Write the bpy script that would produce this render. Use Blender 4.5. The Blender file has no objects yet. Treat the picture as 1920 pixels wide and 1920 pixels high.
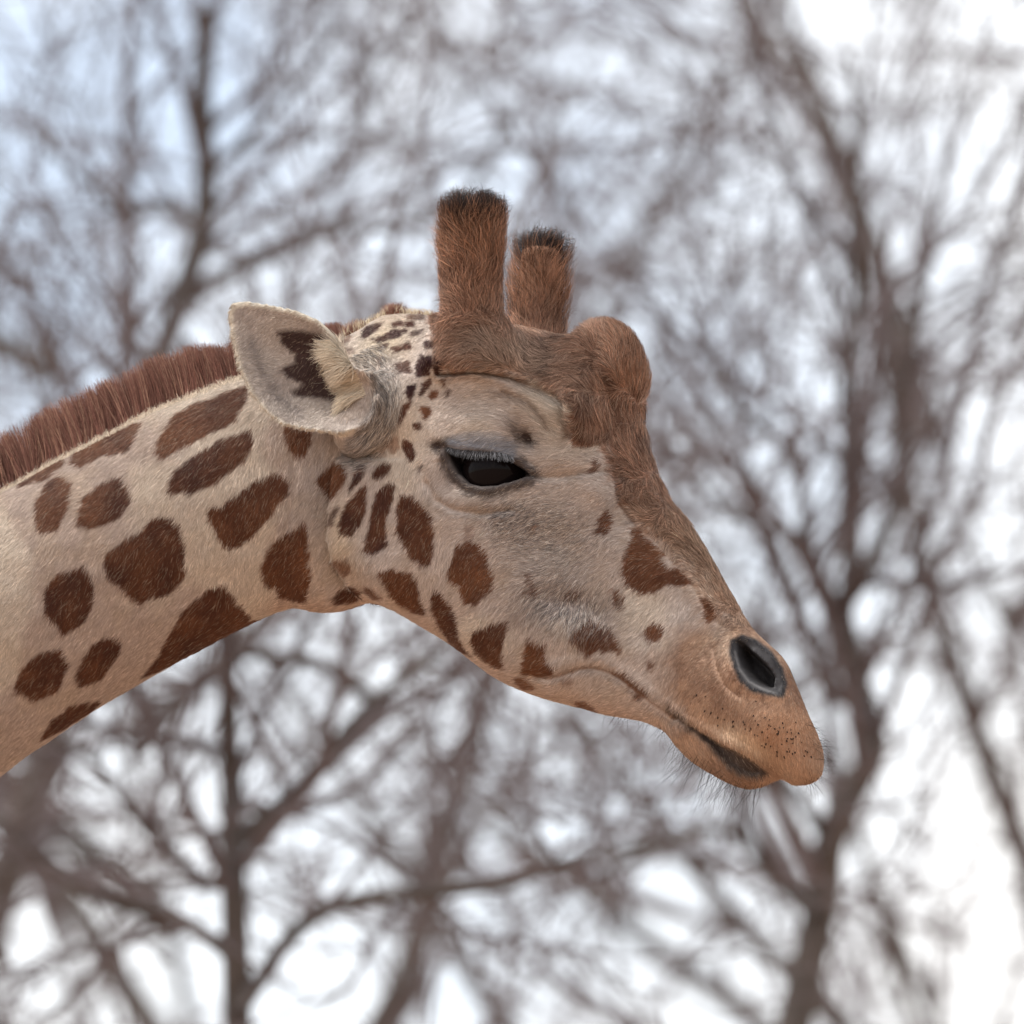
import bpy, math
import numpy as np

# ------------------------------------------------------------------ camera, sky, sun, exposure
S = 0.00055                       # metres per photograph pixel (1920 px frame) at the head
D = 14.3                          # camera to head, metres
PITCH = math.radians(12.0)
YAW = math.radians(22.0)          # the head is turned a little towards the camera
C0 = np.array([0.0, 0.0, 4.55])   # world point at the middle of the frame
CP, SP, CA, SA = math.cos(PITCH), math.sin(PITCH), math.cos(YAW), math.sin(YAW)
VIEW = np.array([0.0, CP, SP])
UP = np.array([0.0, -SP, CP])

scene = bpy.context.scene
root_col = scene.collection
cam_data = bpy.data.cameras.new('camera')
cam = bpy.data.objects.new('camera', cam_data)
root_col.objects.link(cam)
cam.location = C0 - D * VIEW
cam.rotation_euler = (math.pi / 2 + PITCH, 0, 0)
cam_data.sensor_width = 36.0
cam_data.lens = 36.0 * D / (1920 * S)
cam_data.clip_start = 0.5
cam_data.clip_end = 3000
cam_data.dof.use_dof = True
cam_data.dof.focus_distance = D - 0.07
cam_data.dof.aperture_fstop = 9.0
scene.camera = cam

SUN_EL, SUN_AZ = math.radians(60), math.radians(-95)      # azimuth from +Y towards +X
world = bpy.data.worlds.new('World')
scene.world = world
world.use_nodes = True
wn, wl = world.node_tree.nodes, world.node_tree.links
bg = wn['Background']
sky = wn.new('ShaderNodeTexSky')
sky.sky_type = 'NISHITA'
sky.sun_disc = False
sky.sun_elevation = SUN_EL
sky.sun_rotation = SUN_AZ
sky.air_density = 1.0
sky.dust_density = 0.6
sky.ozone_density = 1.2
# thin white cloud, the same all round
tc = wn.new('ShaderNodeTexCoord')
cn = wn.new('ShaderNodeTexNoise')
cn.inputs['Scale'].default_value = 9.0
cn.inputs['Detail'].default_value = 5.0
cn.inputs['Roughness'].default_value = 0.55
cr = wn.new('ShaderNodeValToRGB')
cr.color_ramp.elements[0].position = 0.40
cr.color_ramp.elements[1].position = 0.62
cr.color_ramp.elements[0].color = (0.30, 0.30, 0.30, 1)
mixc = wn.new('ShaderNodeMix')
mixc.data_type = 'RGBA'
mixc.inputs[7].default_value = (10.4, 10.4, 10.3, 1)
wl.new(tc.outputs['Generated'], cn.inputs['Vector'])
wl.new(cn.outputs['Fac'], cr.inputs['Fac'])
wl.new(cr.outputs['Color'], mixc.inputs[0])
wl.new(sky.outputs['Color'], mixc.inputs[6])
wl.new(mixc.outputs[2], bg.inputs['Color'])
bg.inputs['Strength'].default_value = 0.12

sun_data = bpy.data.lights.new('sun', 'SUN')
sun = bpy.data.objects.new('sun', sun_data)
root_col.objects.link(sun)
sun_data.energy = 3.2
sun_data.angle = math.radians(9)
sun_data.color = (1.0, 0.96, 0.91)
sd_ = np.array([math.sin(SUN_AZ) * math.cos(SUN_EL), math.cos(SUN_AZ) * math.cos(SUN_EL), math.sin(SUN_EL)])
from mathutils import Vector
sun.rotation_euler = Vector(sd_).to_track_quat('Z', 'Y').to_euler()

scene.view_settings.view_transform = 'Standard'
scene.view_settings.look = 'None'
scene.view_settings.gamma = 1.0
scene.view_settings.use_curve_mapping = False
scene.view_settings.exposure = 0.55
scene.render.engine = 'CYCLES'
scene.cycles.use_denoising = True
scene.cycles.max_bounces = 6
scene.cycles.transparent_max_bounces = 8

# ---GEOM BEGIN---
rng = np.random.default_rng(7)

# ------------------------------------------------------------------ maths helpers
def to_local(px, py, s):
    """photograph pixel + half-width s (positive on the camera side) -> head frame (u, s, v)"""
    px = np.asarray(px, float); py = np.asarray(py, float); s = np.asarray(s, float)
    sc = 1.0
    for _ in range(4):
        X = (px - 960) * S / sc
        Z = (960 - py) * S / sc
        u = (X + s * SA) / CA
        v = (Z - SP * (u * SA + s * CA)) / CP
        dep = CP * (-u * SA - s * CA) + SP * v
        sc = D / (D + dep)
    return u, v

def photo(u, s, v):
    X = u * CA - s * SA
    y = -u * SA - s * CA
    Z = -SP * y + CP * v
    sc = D / (D + CP * y + SP * v)
    return 960 + X * sc / S, 960 - Z * sc / S

def to_world(P):
    """local (u, s, v) -> world"""
    u, s, v = P[..., 0], P[..., 1], P[..., 2]
    return np.stack([C0[0] + u * CA - s * SA, C0[1] - u * SA - s * CA, C0[2] + v], -1)

def dir_world(P):
    u, s, v = P[..., 0], P[..., 1], P[..., 2]
    return np.stack([u * CA - s * SA, -u * SA - s * CA, v], -1)

def sstep(a, b, x):
    t = np.clip((x - a) / (b - a), 0, 1)
    return t * t * (3 - 2 * t)

def smin(a, b, k):
    h = np.clip(0.5 + 0.5 * (b - a) / k, 0, 1)
    return b + (a - b) * h - k * h * (1 - h)

def hash2(ix, iy, seed):
    n = (ix.astype(np.int64) * 374761393 + iy.astype(np.int64) * 668265263 + seed * 974634777) & 0xffffffff
    n = ((n ^ (n >> 13)) * 1274126177) & 0xffffffff
    return ((n ^ (n >> 16)) & 0xffff) / 65535.0

def vnoise(x, y, seed=0):
    ix = np.floor(x); iy = np.floor(y)
    fx = x - ix; fy = y - iy
    fx = fx * fx * (3 - 2 * fx); fy = fy * fy * (3 - 2 * fy)
    a = hash2(ix, iy, seed); b = hash2(ix + 1, iy, seed)
    c = hash2(ix, iy + 1, seed); d = hash2(ix + 1, iy + 1, seed)
    return (a + (b - a) * fx) * (1 - fy) + (c + (d - c) * fx) * fy

def fbm(x, y, seed=0, n=3):
    r = 0; amp = 0.5; tot = 0
    for i in range(n):
        r = r + amp * vnoise(x * 2 ** i, y * 2 ** i, seed + i * 17); tot += amp; amp *= 0.5
    return r / tot

def poly_sd(poly, X, Y, margin=60.0):
    """signed distance (negative inside), clipped to margin"""
    P = np.asarray(poly, float)
    out = np.full(X.shape, margin)
    m = (X > P[:, 0].min() - margin) & (X < P[:, 0].max() + margin) & (Y > P[:, 1].min() - margin) & (Y < P[:, 1].max() + margin)
    if not m.any():
        return out
    x = X[m]; y = Y[m]
    d2 = np.full(x.shape, 1e12); ins = np.zeros(x.shape, bool)
    for i in range(len(P)):
        ax, ay = P[i]; bx, by = P[(i + 1) % len(P)]
        ex, ey = bx - ax, by - ay
        t = np.clip(((x - ax) * ex + (y - ay) * ey) / (ex * ex + ey * ey + 1e-9), 0, 1)
        d2 = np.minimum(d2, (x - ax - t * ex) ** 2 + (y - ay - t * ey) ** 2)
        c = ((ay > y) != (by > y))
        xx = ax + (y - ay) * ex / (ey if abs(ey) > 1e-9 else 1e-9)
        ins ^= c & (x < xx)
    d = np.sqrt(d2)
    out[m] = np.minimum(np.where(ins, -d, d), margin)
    return out

def line_d(pts, X, Y):
    P = np.asarray(pts, float)
    d2 = np.full(X.shape, 1e12)
    for i in range(len(P) - 1):
        ax, ay = P[i]; bx, by = P[i + 1]
        ex, ey = bx - ax, by - ay
        t = np.clip(((X - ax) * ex + (Y - ay) * ey) / (ex * ex + ey * ey + 1e-9), 0, 1)
        d2 = np.minimum(d2, (X - ax - t * ex) ** 2 + (Y - ay - t * ey) ** 2)
    return np.sqrt(d2)

def blob(X, Y, cx, cy, rx, ry, ang=0.0):
    c, s_ = math.cos(math.radians(ang)), math.sin(math.radians(ang))
    a = ((X - cx) * c + (Y - cy) * s_) / rx
    b = (-(X - cx) * s_ + (Y - cy) * c) / ry
    return np.exp(-(a * a + b * b))

def Z4(ox, oy, pts):
    return [(ox + x / 4.0, oy + y / 4.0) for x, y in pts]

# ------------------------------------------------------------------ the head and neck: profile and half-widths
OUT = [(-460, 1205), (-360, 1140), (-260, 1078), (-160, 1020), (-60, 960), (40, 905), (130, 855), (226, 806), (300, 768), (380, 738), (465, 708), (550, 672), (640, 634), (685, 612),
       (725, 590), (770, 588), (830, 596), (900, 612), (980, 620), (1045, 628), (1085, 622), (1108, 608), (1140, 606), (1170, 618), (1195, 648), (1209, 690),
       (1212, 732), (1205, 775), (1209, 820), (1224, 870), (1245, 920), (1280, 970), (1318, 1025), (1350, 1080), (1380, 1130), (1410, 1178),
       (1440, 1208), (1466, 1232), (1486, 1266), (1500, 1300), (1515, 1340), (1533, 1380), (1543, 1420), (1538, 1453), (1510, 1470), (1480, 1468),
       (1462, 1462), (1440, 1470), (1405, 1478), (1370, 1469), (1330, 1447), (1290, 1420), (1265, 1395), (1245, 1371), (1210, 1354), (1160, 1343),
       (1100, 1329), (1040, 1314), (980, 1294), (920, 1264), (880, 1234), (840, 1204), (790, 1174), (740, 1146), (700, 1131), (665, 1138), (630, 1146), (590, 1146),
       (545, 1141), (500, 1155), (440, 1184), (380, 1214), (300, 1259), (228, 1300), (130, 1362), (40, 1425), (-60, 1500), (-160, 1580), (-260, 1668), (-360, 1762), (-460, 1860)]
# the mid-line profile that gives that outline once the head has its breadth
OUT_FIX = [(-458, 1210), (-358, 1144), (-258, 1081), (-158, 1020), (-57, 965), (43, 911), (133, 860), (228, 811), (302, 773), (381, 741), (465, 709), (550, 673), (641, 637), (687, 616), (726, 593), (770, 589), (830, 596), (900, 612), (980, 620), (1045, 631), (1087, 628), (1109, 612), (1140, 606), (1170, 618), (1193, 649), (1202, 691), (1200, 731), (1194, 775), (1203, 821), (1220, 871), (1242, 922), (1279, 971), (1317, 1026), (1349, 1081), (1379, 1131), (1409, 1179), (1440, 1208), (1465, 1233), (1482, 1268), (1496, 1302), (1512, 1341), (1530, 1381), (1540, 1420), (1536, 1452), (1510, 1469), (1480, 1467), (1462, 1459), (1439, 1467), (1405, 1477), (1370, 1469), (1330, 1447), (1290, 1420), (1266, 1394), (1246, 1370), (1210, 1353), (1160, 1343), (1100, 1329), (1040, 1314), (980, 1294), (920, 1264), (880, 1234), (840, 1204), (790, 1174), (740, 1145), (700, 1128), (664, 1135), (630, 1144), (590, 1145), (545, 1138), (498, 1150), (437, 1178), (377, 1208), (296, 1253), (224, 1293), (125, 1354), (34, 1416), (-66, 1493), (-157, 1579), (-256, 1664), (-356, 1757), (-456, 1855)]
WID = [(-440, 1520, 124), (-300, 1410, 115), (-160, 1300, 108), (0, 1170, 102), (110, 1110, 98), (228, 1050, 94), (340, 975, 90), (450, 930, 85), (560, 890, 80), (640, 880, 77),
       (620, 1000, 70), (700, 780, 76), (750, 690, 74), (830, 680, 82), (900, 680, 84), (980, 690, 74), (900, 790, 96), (905, 870, 94), (1000, 790, 88),
       (1080, 760, 72), (1145, 700, 42), (1155, 815, 36), (1120, 890, 66), (1000, 950, 84), (900, 1000, 84), (780, 1000, 80), (700, 1000, 74),
       (800, 1100, 62), (700, 1080, 60), (1000, 1150, 62), (900, 1150, 58), (1100, 1050, 62), (1210, 960, 36), (1200, 1150, 52), (1290, 1090, 36),
       (1300, 1220, 48), (1400, 1260, 48), (1450, 1350, 45), (1488, 1400, 32), (1350, 1350, 42), (1320, 1415, 26), (1390, 1455, 22), (1110, 1290, 38), (960, 1240, 42),
       (1446, 1305, 38), (1220, 1300, 46)]

def tps_fit(P, val):
    n = len(P)
    d = np.linalg.norm(P[:, None] - P[None], axis=-1)
    K = np.where(d > 0, d * d * np.log(np.maximum(d, 1e-9)), 0) + np.eye(n) * 1e-4
    A = np.zeros((n + 3, n + 3))
    A[:n, :n] = K; A[:n, n] = 1; A[:n, n + 1:] = P; A[n, :n] = 1; A[n + 1:, :n] = P.T
    return np.linalg.solve(A, np.concatenate([val, np.zeros(3)]))

def tps_eval(P, w, Q):
    n = len(P)
    r = np.full(len(Q), w[n]) + Q @ w[n + 1:]
    for i in range(n):
        d2 = ((Q - P[i]) ** 2).sum(-1)
        r += w[i] * 0.5 * d2 * np.log(np.maximum(d2, 1e-12))
    return r

EYE = [(838, 840), (862, 846), (892, 849), (922, 852), (950, 860), (976, 874), (996, 890), (975, 897), (955, 903), (930, 911), (905, 913), (880, 906), (858, 888), (844, 862)]
NOS = [(1373, 1203), (1392, 1193), (1418, 1203), (1444, 1224), (1464, 1254), (1472, 1284), (1466, 1303), (1440, 1300), (1410, 1292), (1390, 1274), (1378, 1246), (1371, 1222)]
NOSIN = [(1382, 1203), (1397, 1214), (1416, 1230), (1436, 1250), (1448, 1270), (1445, 1287), (1424, 1284), (1404, 1270), (1388, 1250), (1380, 1228)]
MOUTH = Z4(1100, 1080, [(600, 950), (690, 1040), (760, 1105), (880, 1180), (960, 1235), (1060, 1285), (1180, 1345), (1260, 1410), (1330, 1478), (1240, 1500), (1150, 1475), (1050, 1410), (980, 1335), (900, 1240), (800, 1160), (700, 1085), (620, 1015)])
CREASE = [(1000, 1266), (1030, 1271), (1060, 1262), (1085, 1253), (1110, 1250), (1140, 1258), (1165, 1272), (1190, 1291), (1215, 1312), (1240, 1330), (1262, 1345)]
PLATE = [(812, 560), (818, 690), (850, 698), (900, 700), (950, 702), (1000, 716), (1050, 742), (1068, 780), (1070, 815), (1085, 830), (1125, 828), (1143, 850), (1153, 900), (1163, 945), (1190, 980), (1225, 1003), (1262, 1045), (1300, 1085),
         (1318, 1120), (1345, 1160), (1378, 1178), (1420, 1192), (1480, 1200), (1480, 560), (1100, 340), (800, 340)]

def relief(U, V):
    """half-width of head and neck over the mid-plane"""
    op = np.array(OUT if OUT_FIX is None else OUT_FIX, float)
    ou, ov = to_local(op[:, 0], op[:, 1], 0.0)
    wp = np.array(WID, float)
    iu, iv = to_local(wp[:, 0], wp[:, 1], wp[:, 2] / 1000)
    P = np.stack([np.concatenate([ou, iu]), np.concatenate([ov, iv])], -1) * 5
    val = np.concatenate([np.zeros(len(ou)), (wp[:, 2] / 100) ** 2])
    w = tps_fit(P, val)
    q = tps_eval(P, w, np.stack([U.ravel(), V.ravel()], -1) * 5).reshape(U.shape) * 0.01
    h = np.sign(q) * np.sqrt(np.abs(q))
    X, Y = photo(U, np.maximum(h, 0), V)
    mm = 0.001
    b = np.zeros(U.shape)
    # brow, orbit and orbital bump
    b += 7 * blob(X, Y, 905, 800, 85, 38, 4) + 5 * blob(X, Y, 1000, 770, 60, 30, 25)
    b += 23 * blob(X, Y, 1098, 772, 32, 50, -8)
    b -= 7 * np.exp(-(line_d([(830, 706), (900, 702), (960, 712), (1020, 735), (1062, 765), (1072, 815)], X, Y) / 9) ** 2)
    b -= 5 * np.exp(-(line_d([(940, 735), (985, 752), (1015, 780), (1032, 808)], X, Y) / 7) ** 2)
    b -= 9 * blob(X, Y, 990, 822, 20, 15, 40)
    b -= 5 * blob(X, Y, 824, 836, 12, 10)
    # under the eye
    b += 5 * blob(X, Y, 1075, 865, 60, 22, 5)
    b -= 4 * np.exp(-(line_d([(1000, 893), (1050, 893), (1105, 886), (1135, 884)], X, Y) / 7) ** 2)
    b += 6 * blob(X, Y, 1130, 925, 40, 24, 30)
    b -= 4 * np.exp(-(line_d([(800, 905), (815, 935), (850, 955), (900, 962), (960, 954)], X, Y) / 6) ** 2)
    b -= 2.5 * np.exp(-(line_d([(790, 880), (797, 925), (825, 960)], X, Y) / 9) ** 2) * .6
    b += 3.5 * blob(X, Y, 880, 940, 60, 18, 8)
    b -= 6 * blob(X, Y, 1030, 1010, 85, 60, 20)
    b += 5 * blob(X, Y, 1150, 1020, 40, 50, 0) + 4 * blob(X, Y, 1230, 1070, 55, 45, 40)
    b -= 5 * blob(X, Y, 1060, 1130, 60, 25, 15)
    b += 5 * blob(X, Y, 1090, 1200, 70, 35, 10)
    # forehead plate proud of the side of the face
    pd = poly_sd(PLATE, X, Y, 80)
    b += 3.5 * sstep(5, -7, pd) * (X > 1090) + 2.5 * sstep(4, -8, pd) * (X <= 1090)
    b -= 2.5 * np.exp(-(line_d([(1150, 860), (1157, 900), (1165, 945), (1190, 980)], X, Y) / 6) ** 2)
    b += 5 * blob(X, Y, 1170, 690, 30, 55, 0) - 8 * blob(X, Y, 1112, 685, 16, 50, 15) - 7 * blob(X, Y, 1143, 745, 10, 50, -10)
    # jaw edge stepping down to the neck
    jaw = [(640, 860), (632, 900), (624, 960), (622, 1010), (632, 1060), (660, 1105), (700, 1140)]
    jl = line_d(jaw, X, Y)
    inside = poly_sd([(640, 860), (632, 900), (624, 960), (622, 1010), (632, 1060), (660, 1105), (700, 1150), (1100, 1500), (1100, 860)], X, Y, 80) < 0
    b += np.where(inside, 14 * np.exp(-(jl / 70) ** 2), -8 * np.exp(-(jl / 22) ** 2)) * sstep(820, 900, Y)
    b -= 4 * np.exp(-(jl / 5) ** 2) * sstep(860, 920, Y)
    # neck folds
    for ln, a_ in (([(548, 840), (552, 900), (546, 960), (535, 1010)], 1.6), ([(600, 830), (608, 900), (596, 960)], 1.2), ([(585, 1050), (600, 1100), (610, 1140)], 1.6), ([(560, 990), (575, 1060), (590, 1130)], 1.0)):
        b -= a_ * np.exp(-(line_d(ln, X, Y) / 5) ** 2)
    b += 2.2 * (fbm(X / 70, Y / 70, 3, 2) - 0.5) * 2
    b *= 1.35
    # muzzle
    b += 5 * blob(X, Y, 1420, 1245, 70, 60, 50)
    b -= 2.4 * np.exp(-(line_d([(1337, 1215), (1343, 1250), (1358, 1283), (1385, 1305)], X, Y) / 6) ** 2)
    b += 3 * blob(X, Y, 1440, 1370, 70, 40, 30)
    b -= 5.5 * np.exp(-(line_d(CREASE, X, Y) / 5.5) ** 2)
    b += 3 * np.exp(-(line_d([(x, y - 17) for x, y in CREASE], X, Y) / 12) ** 2)
    ms = poly_sd(MOUTH, X, Y, 60)
    b -= 10 * sstep(3, -8, ms) + 5 * np.exp(-(line_d([(1262, 1345), (1340, 1390), (1400, 1418), (1440, 1450)], X, Y) / 6) ** 2)
    b += 3.0 * np.exp(-(line_d([(1262, 1338), (1340, 1380), (1400, 1408), (1440, 1440), (1460, 1458)], X, Y) / 10) ** 2)
    # nostril
    ns = poly_sd(NOS, X, Y, 60); ni = poly_sd(NOSIN, X, Y, 60)
    b += 2.5 * np.exp(-((ns - 5) / 7) ** 2)
    b -= 7 * sstep(1, -13, ns) + 30 * sstep(5, -8, ni)
    # eyelids and the eye opening
    es = poly_sd(EYE, X, Y, 60)
    b += 3.2 * np.exp(-((es - 7) / 6) ** 2) + np.where(Y < 862, 2.0, 0) * np.exp(-((es - 14) / 13) ** 2)
    b -= 24 * sstep(1.5, -6, es)
    fade = sstep(0.004, 0.025, h)
    h2 = h + b * mm * fade
    return h, h2

# ---- ear (a thick cupped sheet) in the mid-plane coordinates of the near side
EAR = [(700, 700), (668, 690), (645, 660), (628, 628), (602, 603), (560, 585), (510, 574), (465, 567), (442, 571), (432, 588), (437, 632), (451, 690), (472, 738), (502, 775), (534, 798), (570, 806), (602, 811), (640, 815), (690, 800), (715, 750)]
EAR_S = 0.118
def ear_uv():
    e = np.array(EAR, float)
    return np.stack(to_local(e[:, 0], e[:, 1], EAR_S), -1)

EARCUP = [(560, 690, 32), (600, 735, 42), (500, 655, 20), (462, 604, 6), (645, 725, 40), (550, 625, 17), (600, 640, 22), (608, 690, 38), (632, 672, 16), (530, 740, 24), (590, 785, 20), (650, 780, 26), (700, 750, 20), (480, 690, 12)]
def ear_cup(U, V):
    poly = ear_uv() * 1000
    d = -poly_sd(poly, U * 1000, V * 1000, 60)            # mm inside the rim
    ci = np.array(EARCUP, float)
    iu, iv = to_local(ci[:, 0], ci[:, 1], EAR_S)
    Pn = np.concatenate([ear_uv(), np.stack([iu, iv], -1)]) * 10
    w = tps_fit(Pn, np.concatenate([np.zeros(len(EAR)), ci[:, 2] / 10]))
    cup = tps_eval(Pn, w, np.stack([U.ravel(), V.ravel()], -1) * 10).reshape(U.shape) * 10
    return d, EAR_S + 0.006 - np.clip(cup, -6, 48) * 0.001

def build_head_field(hv=0.0024):
    u0, u1 = to_local(-330, 960, 0.0)[0], to_local(1585, 960, 0.0)[0]
    v1 = 0.42; v0 = -0.50
    us = np.arange(u0, u1, hv); vs = np.arange(v0, v1, hv); ss = np.arange(0, 0.172, hv)
    U, V = np.meshgrid(us, vs, indexing='ij')
    h0, h = relief(U, V)
    q = np.sign(h) * h * h
    gu, gv = np.gradient(q, hv)
    g2 = (gu ** 2 + gv ** 2)[..., None]
    SSq = ss[None, None, :]
    F = ((SSq ** 2 - q[..., None]) / np.sqrt(g2 + 4 * SSq ** 2 + 1e-4)).astype(np.float32)
    # ossicone
    def sub(c_lo, c_hi):
        i0, i1 = np.searchsorted(us, [c_lo[0], c_hi[0]]); j0, j1 = np.searchsorted(vs, [c_lo[1], c_hi[1]]); k0, k1 = np.searchsorted(ss, [c_lo[2], c_hi[2]])
        sl = (slice(max(i0 - 1, 0), i1 + 1), slice(max(j0 - 1, 0), j1 + 1), slice(max(k0 - 1, 0), k1 + 1))
        g = np.meshgrid(us[sl[0]], vs[sl[1]], ss[sl[2]], indexing='ij')
        return sl, g
    sB, sT = 0.084, 0.096
    a = np.array([*to_local(880, 690, sB), sB]); t = np.array([*to_local(887, 392, sT), sT])
    lo = np.minimum(a, t) - 0.07; hi = np.maximum(a, t) + 0.07
    sl, (gu_, gv_, gs_) = sub(lo, hi)
    ax = t - a; L = np.linalg.norm(ax); ax = ax / L
    rel = np.stack([gu_ - a[0], gv_ - a[1], gs_ - a[2]], -1)
    tt = rel @ ax
    rad = np.sqrt(np.maximum((rel ** 2).sum(-1) - tt ** 2, 0))
    x = tt / L
    r = 0.0205 + 0.008 * np.clip(1 - x, 0, 1) + 0.015 * np.clip(1 - x, 0, 1) ** 2.6 + 0.001 * np.exp(-((x - 0.9) / 0.18) ** 2)
    ang = np.arctan2(rel[..., 2], rel[..., 0])
    r = r + 0.0012 * np.sin(3 * ang + 9 * x)
    rc = 0.010
    dx = rad - r + rc; dy = np.abs(tt - L / 2) - L / 2 + rc
    fo = np.minimum(np.maximum(dx, dy), 0) + np.sqrt(np.maximum(dx, 0) ** 2 + np.maximum(dy, 0) ** 2) - rc
    F[sl] = smin(F[sl], fo, 0.045)
    # ear root
    A = np.array([*to_local(755, 765, 0.066), 0.066]); B = np.array([*to_local(714, 762, 0.076), 0.076])
    lo = np.minimum(A, B) - 0.08; hi = np.maximum(A, B) + 0.08
    sl, (gu_, gv_, gs_) = sub(lo, hi)
    rel = np.stack([gu_ - A[0], gv_ - A[1], gs_ - A[2]], -1)
    ba = B - A; tt = np.clip((rel @ ba) / (ba @ ba), 0, 1)
    fe = np.linalg.norm(rel - tt[..., None] * ba, axis=-1) - (0.045 - 0.010 * tt)
    F[sl] = smin(F[sl], fe, 0.016)
    A2 = np.array([*to_local(712, 780, 0.078), 0.078]); B2 = np.array([*to_local(672, 806, 0.090), 0.090])
    rel = np.stack([gu_ - A2[0], gv_ - A2[1], gs_ - A2[2]], -1)
    ba = B2 - A2; tt = np.clip((rel @ ba) / (ba @ ba), 0, 1)
    F[sl] = smin(F[sl], np.linalg.norm(rel - tt[..., None] * ba, axis=-1) - (0.036 - 0.010 * tt), 0.006)
    # ear sheet
    ev = ear_uv()
    lo = np.array([ev[:, 0].min() - 0.01, ev[:, 1].min() - 0.01, 0.05]); hi = np.array([ev[:, 0].max() + 0.01, ev[:, 1].max() + 0.01, 0.168])
    sl, (gu_, gv_, gs_) = sub(lo, hi)
    d, sc_ = ear_cup(gu_[:, :, 0], gv_[:, :, 0])
    cu, cv = np.gradient(sc_, hv)
    gn = np.sqrt(1 + cu ** 2 + cv ** 2)
    th = 0.0030 + 0.0022 * sstep(0, 25, d)
    fs = np.maximum((np.abs(gs_ - sc_[..., None]) / gn[..., None] - th[..., None]), -(d[..., None]) * 0.001)
    F[sl] = smin(F[sl], fs, 0.009)
    full = np.concatenate([F[:, :, :0:-1], F], axis=2)
    org = np.array([us[0], vs[0], -ss[-1]])
    # cap the cut end of the neck
    full[0, :, :] = 1.0
    return full, org, hv

def surface_nets(F, org, hv):
    neg = F < 0
    c = neg[:-1, :-1, :-1].astype(np.int8)
    cnt = np.zeros(np.array(F.shape) - 1, np.int8)
    for i in (0, 1):
        for j in (0, 1):
            for k in (0, 1):
                cnt += neg[i:F.shape[0] - 1 + i, j:F.shape[1] - 1 + j, k:F.shape[2] - 1 + k]
    act = (cnt > 0) & (cnt < 8)
    idx = np.argwhere(act)
    vid = np.full(cnt.shape, -1, np.int64)
    vid[act] = np.arange(len(idx))
    off = np.array([(i, j, k) for i in (0, 1) for j in (0, 1) for k in (0, 1)])
    vals = np.stack([F[idx[:, 0] + o[0], idx[:, 1] + o[1], idx[:, 2] + o[2]] for o in off], -1)
    acc = np.zeros((len(idx), 3)); n = np.zeros(len(idx))
    for a_ in range(8):
        for b_ in range(a_ + 1, 8):
            if np.abs(off[a_] - off[b_]).sum() != 1:
                continue
            va, vb = vals[:, a_], vals[:, b_]
            m = (va < 0) != (vb < 0)
            t = np.where(m, va / np.where(m, va - vb, 1), 0)
            p = off[a_] + t[:, None] * (off[b_] - off[a_])
            acc[m] += p[m]; n[m] += 1
    verts = org + (idx + acc / n[:, None]) * hv
    quads = []
    nx, ny, nz = cnt.shape
    for axis in range(3):
        d0 = np.take(neg, range(0, F.shape[axis] - 1), axis); d1 = np.take(neg, range(1, F.shape[axis]), axis)
        e = np.argwhere(d0 != d1)
        b1, b2 = [(1, 2), (2, 0), (0, 1)][axis]
        ok = (e[:, b1] > 0) & (e[:, b2] > 0) & (e[:, b1] < cnt.shape[b1]) & (e[:, b2] < cnt.shape[b2])
        e = e[ok]
        flip = d0[e[:, 0], e[:, 1], e[:, 2]]
        def cell(o1, o2):
            c_ = e.copy(); c_[:, b1] += o1; c_[:, b2] += o2
            return vid[c_[:, 0], c_[:, 1], c_[:, 2]]
        qd = np.stack([cell(-1, -1), cell(0, -1), cell(0, 0), cell(-1, 0)], -1)
        qd = np.where(flip[:, None], qd, qd[:, ::-1])
        quads.append(qd)
    return verts, np.concatenate(quads)

def smooth(v, q, it=2, lam=0.5):
    e = np.concatenate([q[:, [0, 1]], q[:, [1, 2]], q[:, [2, 3]], q[:, [3, 0]]])
    n = len(v)
    deg = np.bincount(e[:, 0], minlength=n) + np.bincount(e[:, 1], minlength=n)
    for k in range(it * 2):
        l = lam if k % 2 == 0 else -lam * 0.92
        s_ = np.stack([np.bincount(e[:, 0], v[e[:, 1], a], n) + np.bincount(e[:, 1], v[e[:, 0], a], n) for a in range(3)], -1)
        v = v + l * (s_ / np.maximum(deg, 1)[:, None] - v)
    return v

def vnormals(v, q):
    fn = np.cross(v[q[:, 2]] - v[q[:, 0]], v[q[:, 3]] - v[q[:, 1]])
    n = np.zeros_like(v)
    for a in range(3):
        for k in range(4):
            n[:, a] += np.bincount(q[:, k], fn[:, a], len(v))
    return n / np.maximum(np.linalg.norm(n, axis=1), 1e-12)[:, None]
# ---GEOM END---

# ------------------------------------------------------------------ coat pattern
R5, R6, R2, R7, R8 = (220, 620), (220, 900), (420, 540), (600, 880), (900, 860)
SPOTS = []      # (polygon, tone: 0 dark .. 1 rust, strength)
def sp(o, pts, tone=0.3, k=1.0):
    SPOTS.append((Z4(o[0], o[1], pts), tone, k))
sp(R5, [(1000, 440), (970, 520), (920, 600), (900, 670), (800, 710), (640, 790), (480, 880), (350, 940), (300, 900), (320, 830), (390, 700), (460, 620), (600, 540), (700, 510), (850, 450), (1000, 410), (1080, 400), (1060, 430)], 0.45)
sp(R5, [(1000, 740), (1030, 790), (1010, 860), (960, 960), (850, 1040), (740, 1130), (640, 1170), (570, 1220), (500, 1190), (410, 1200), (390, 1130), (430, 1050), (560, 950), (700, 850), (820, 790), (900, 780)], 0.25)
sp(R5, [(1160, 1060), (1240, 1080), (1300, 1130), (1290, 1210), (1230, 1270), (1140, 1390), (1060, 1480), (990, 1550), (930, 1610), (820, 1610), (770, 1540), (720, 1440), (680, 1380), (710, 1310), (800, 1290), (900, 1230), (1000, 1150), (1080, 1100)], 0.3)
sp(R5, [(1280, 700), (1370, 730), (1460, 750), (1450, 830), (1410, 910), (1340, 925), (1290, 880), (1270, 800)], 0.55)
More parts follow.
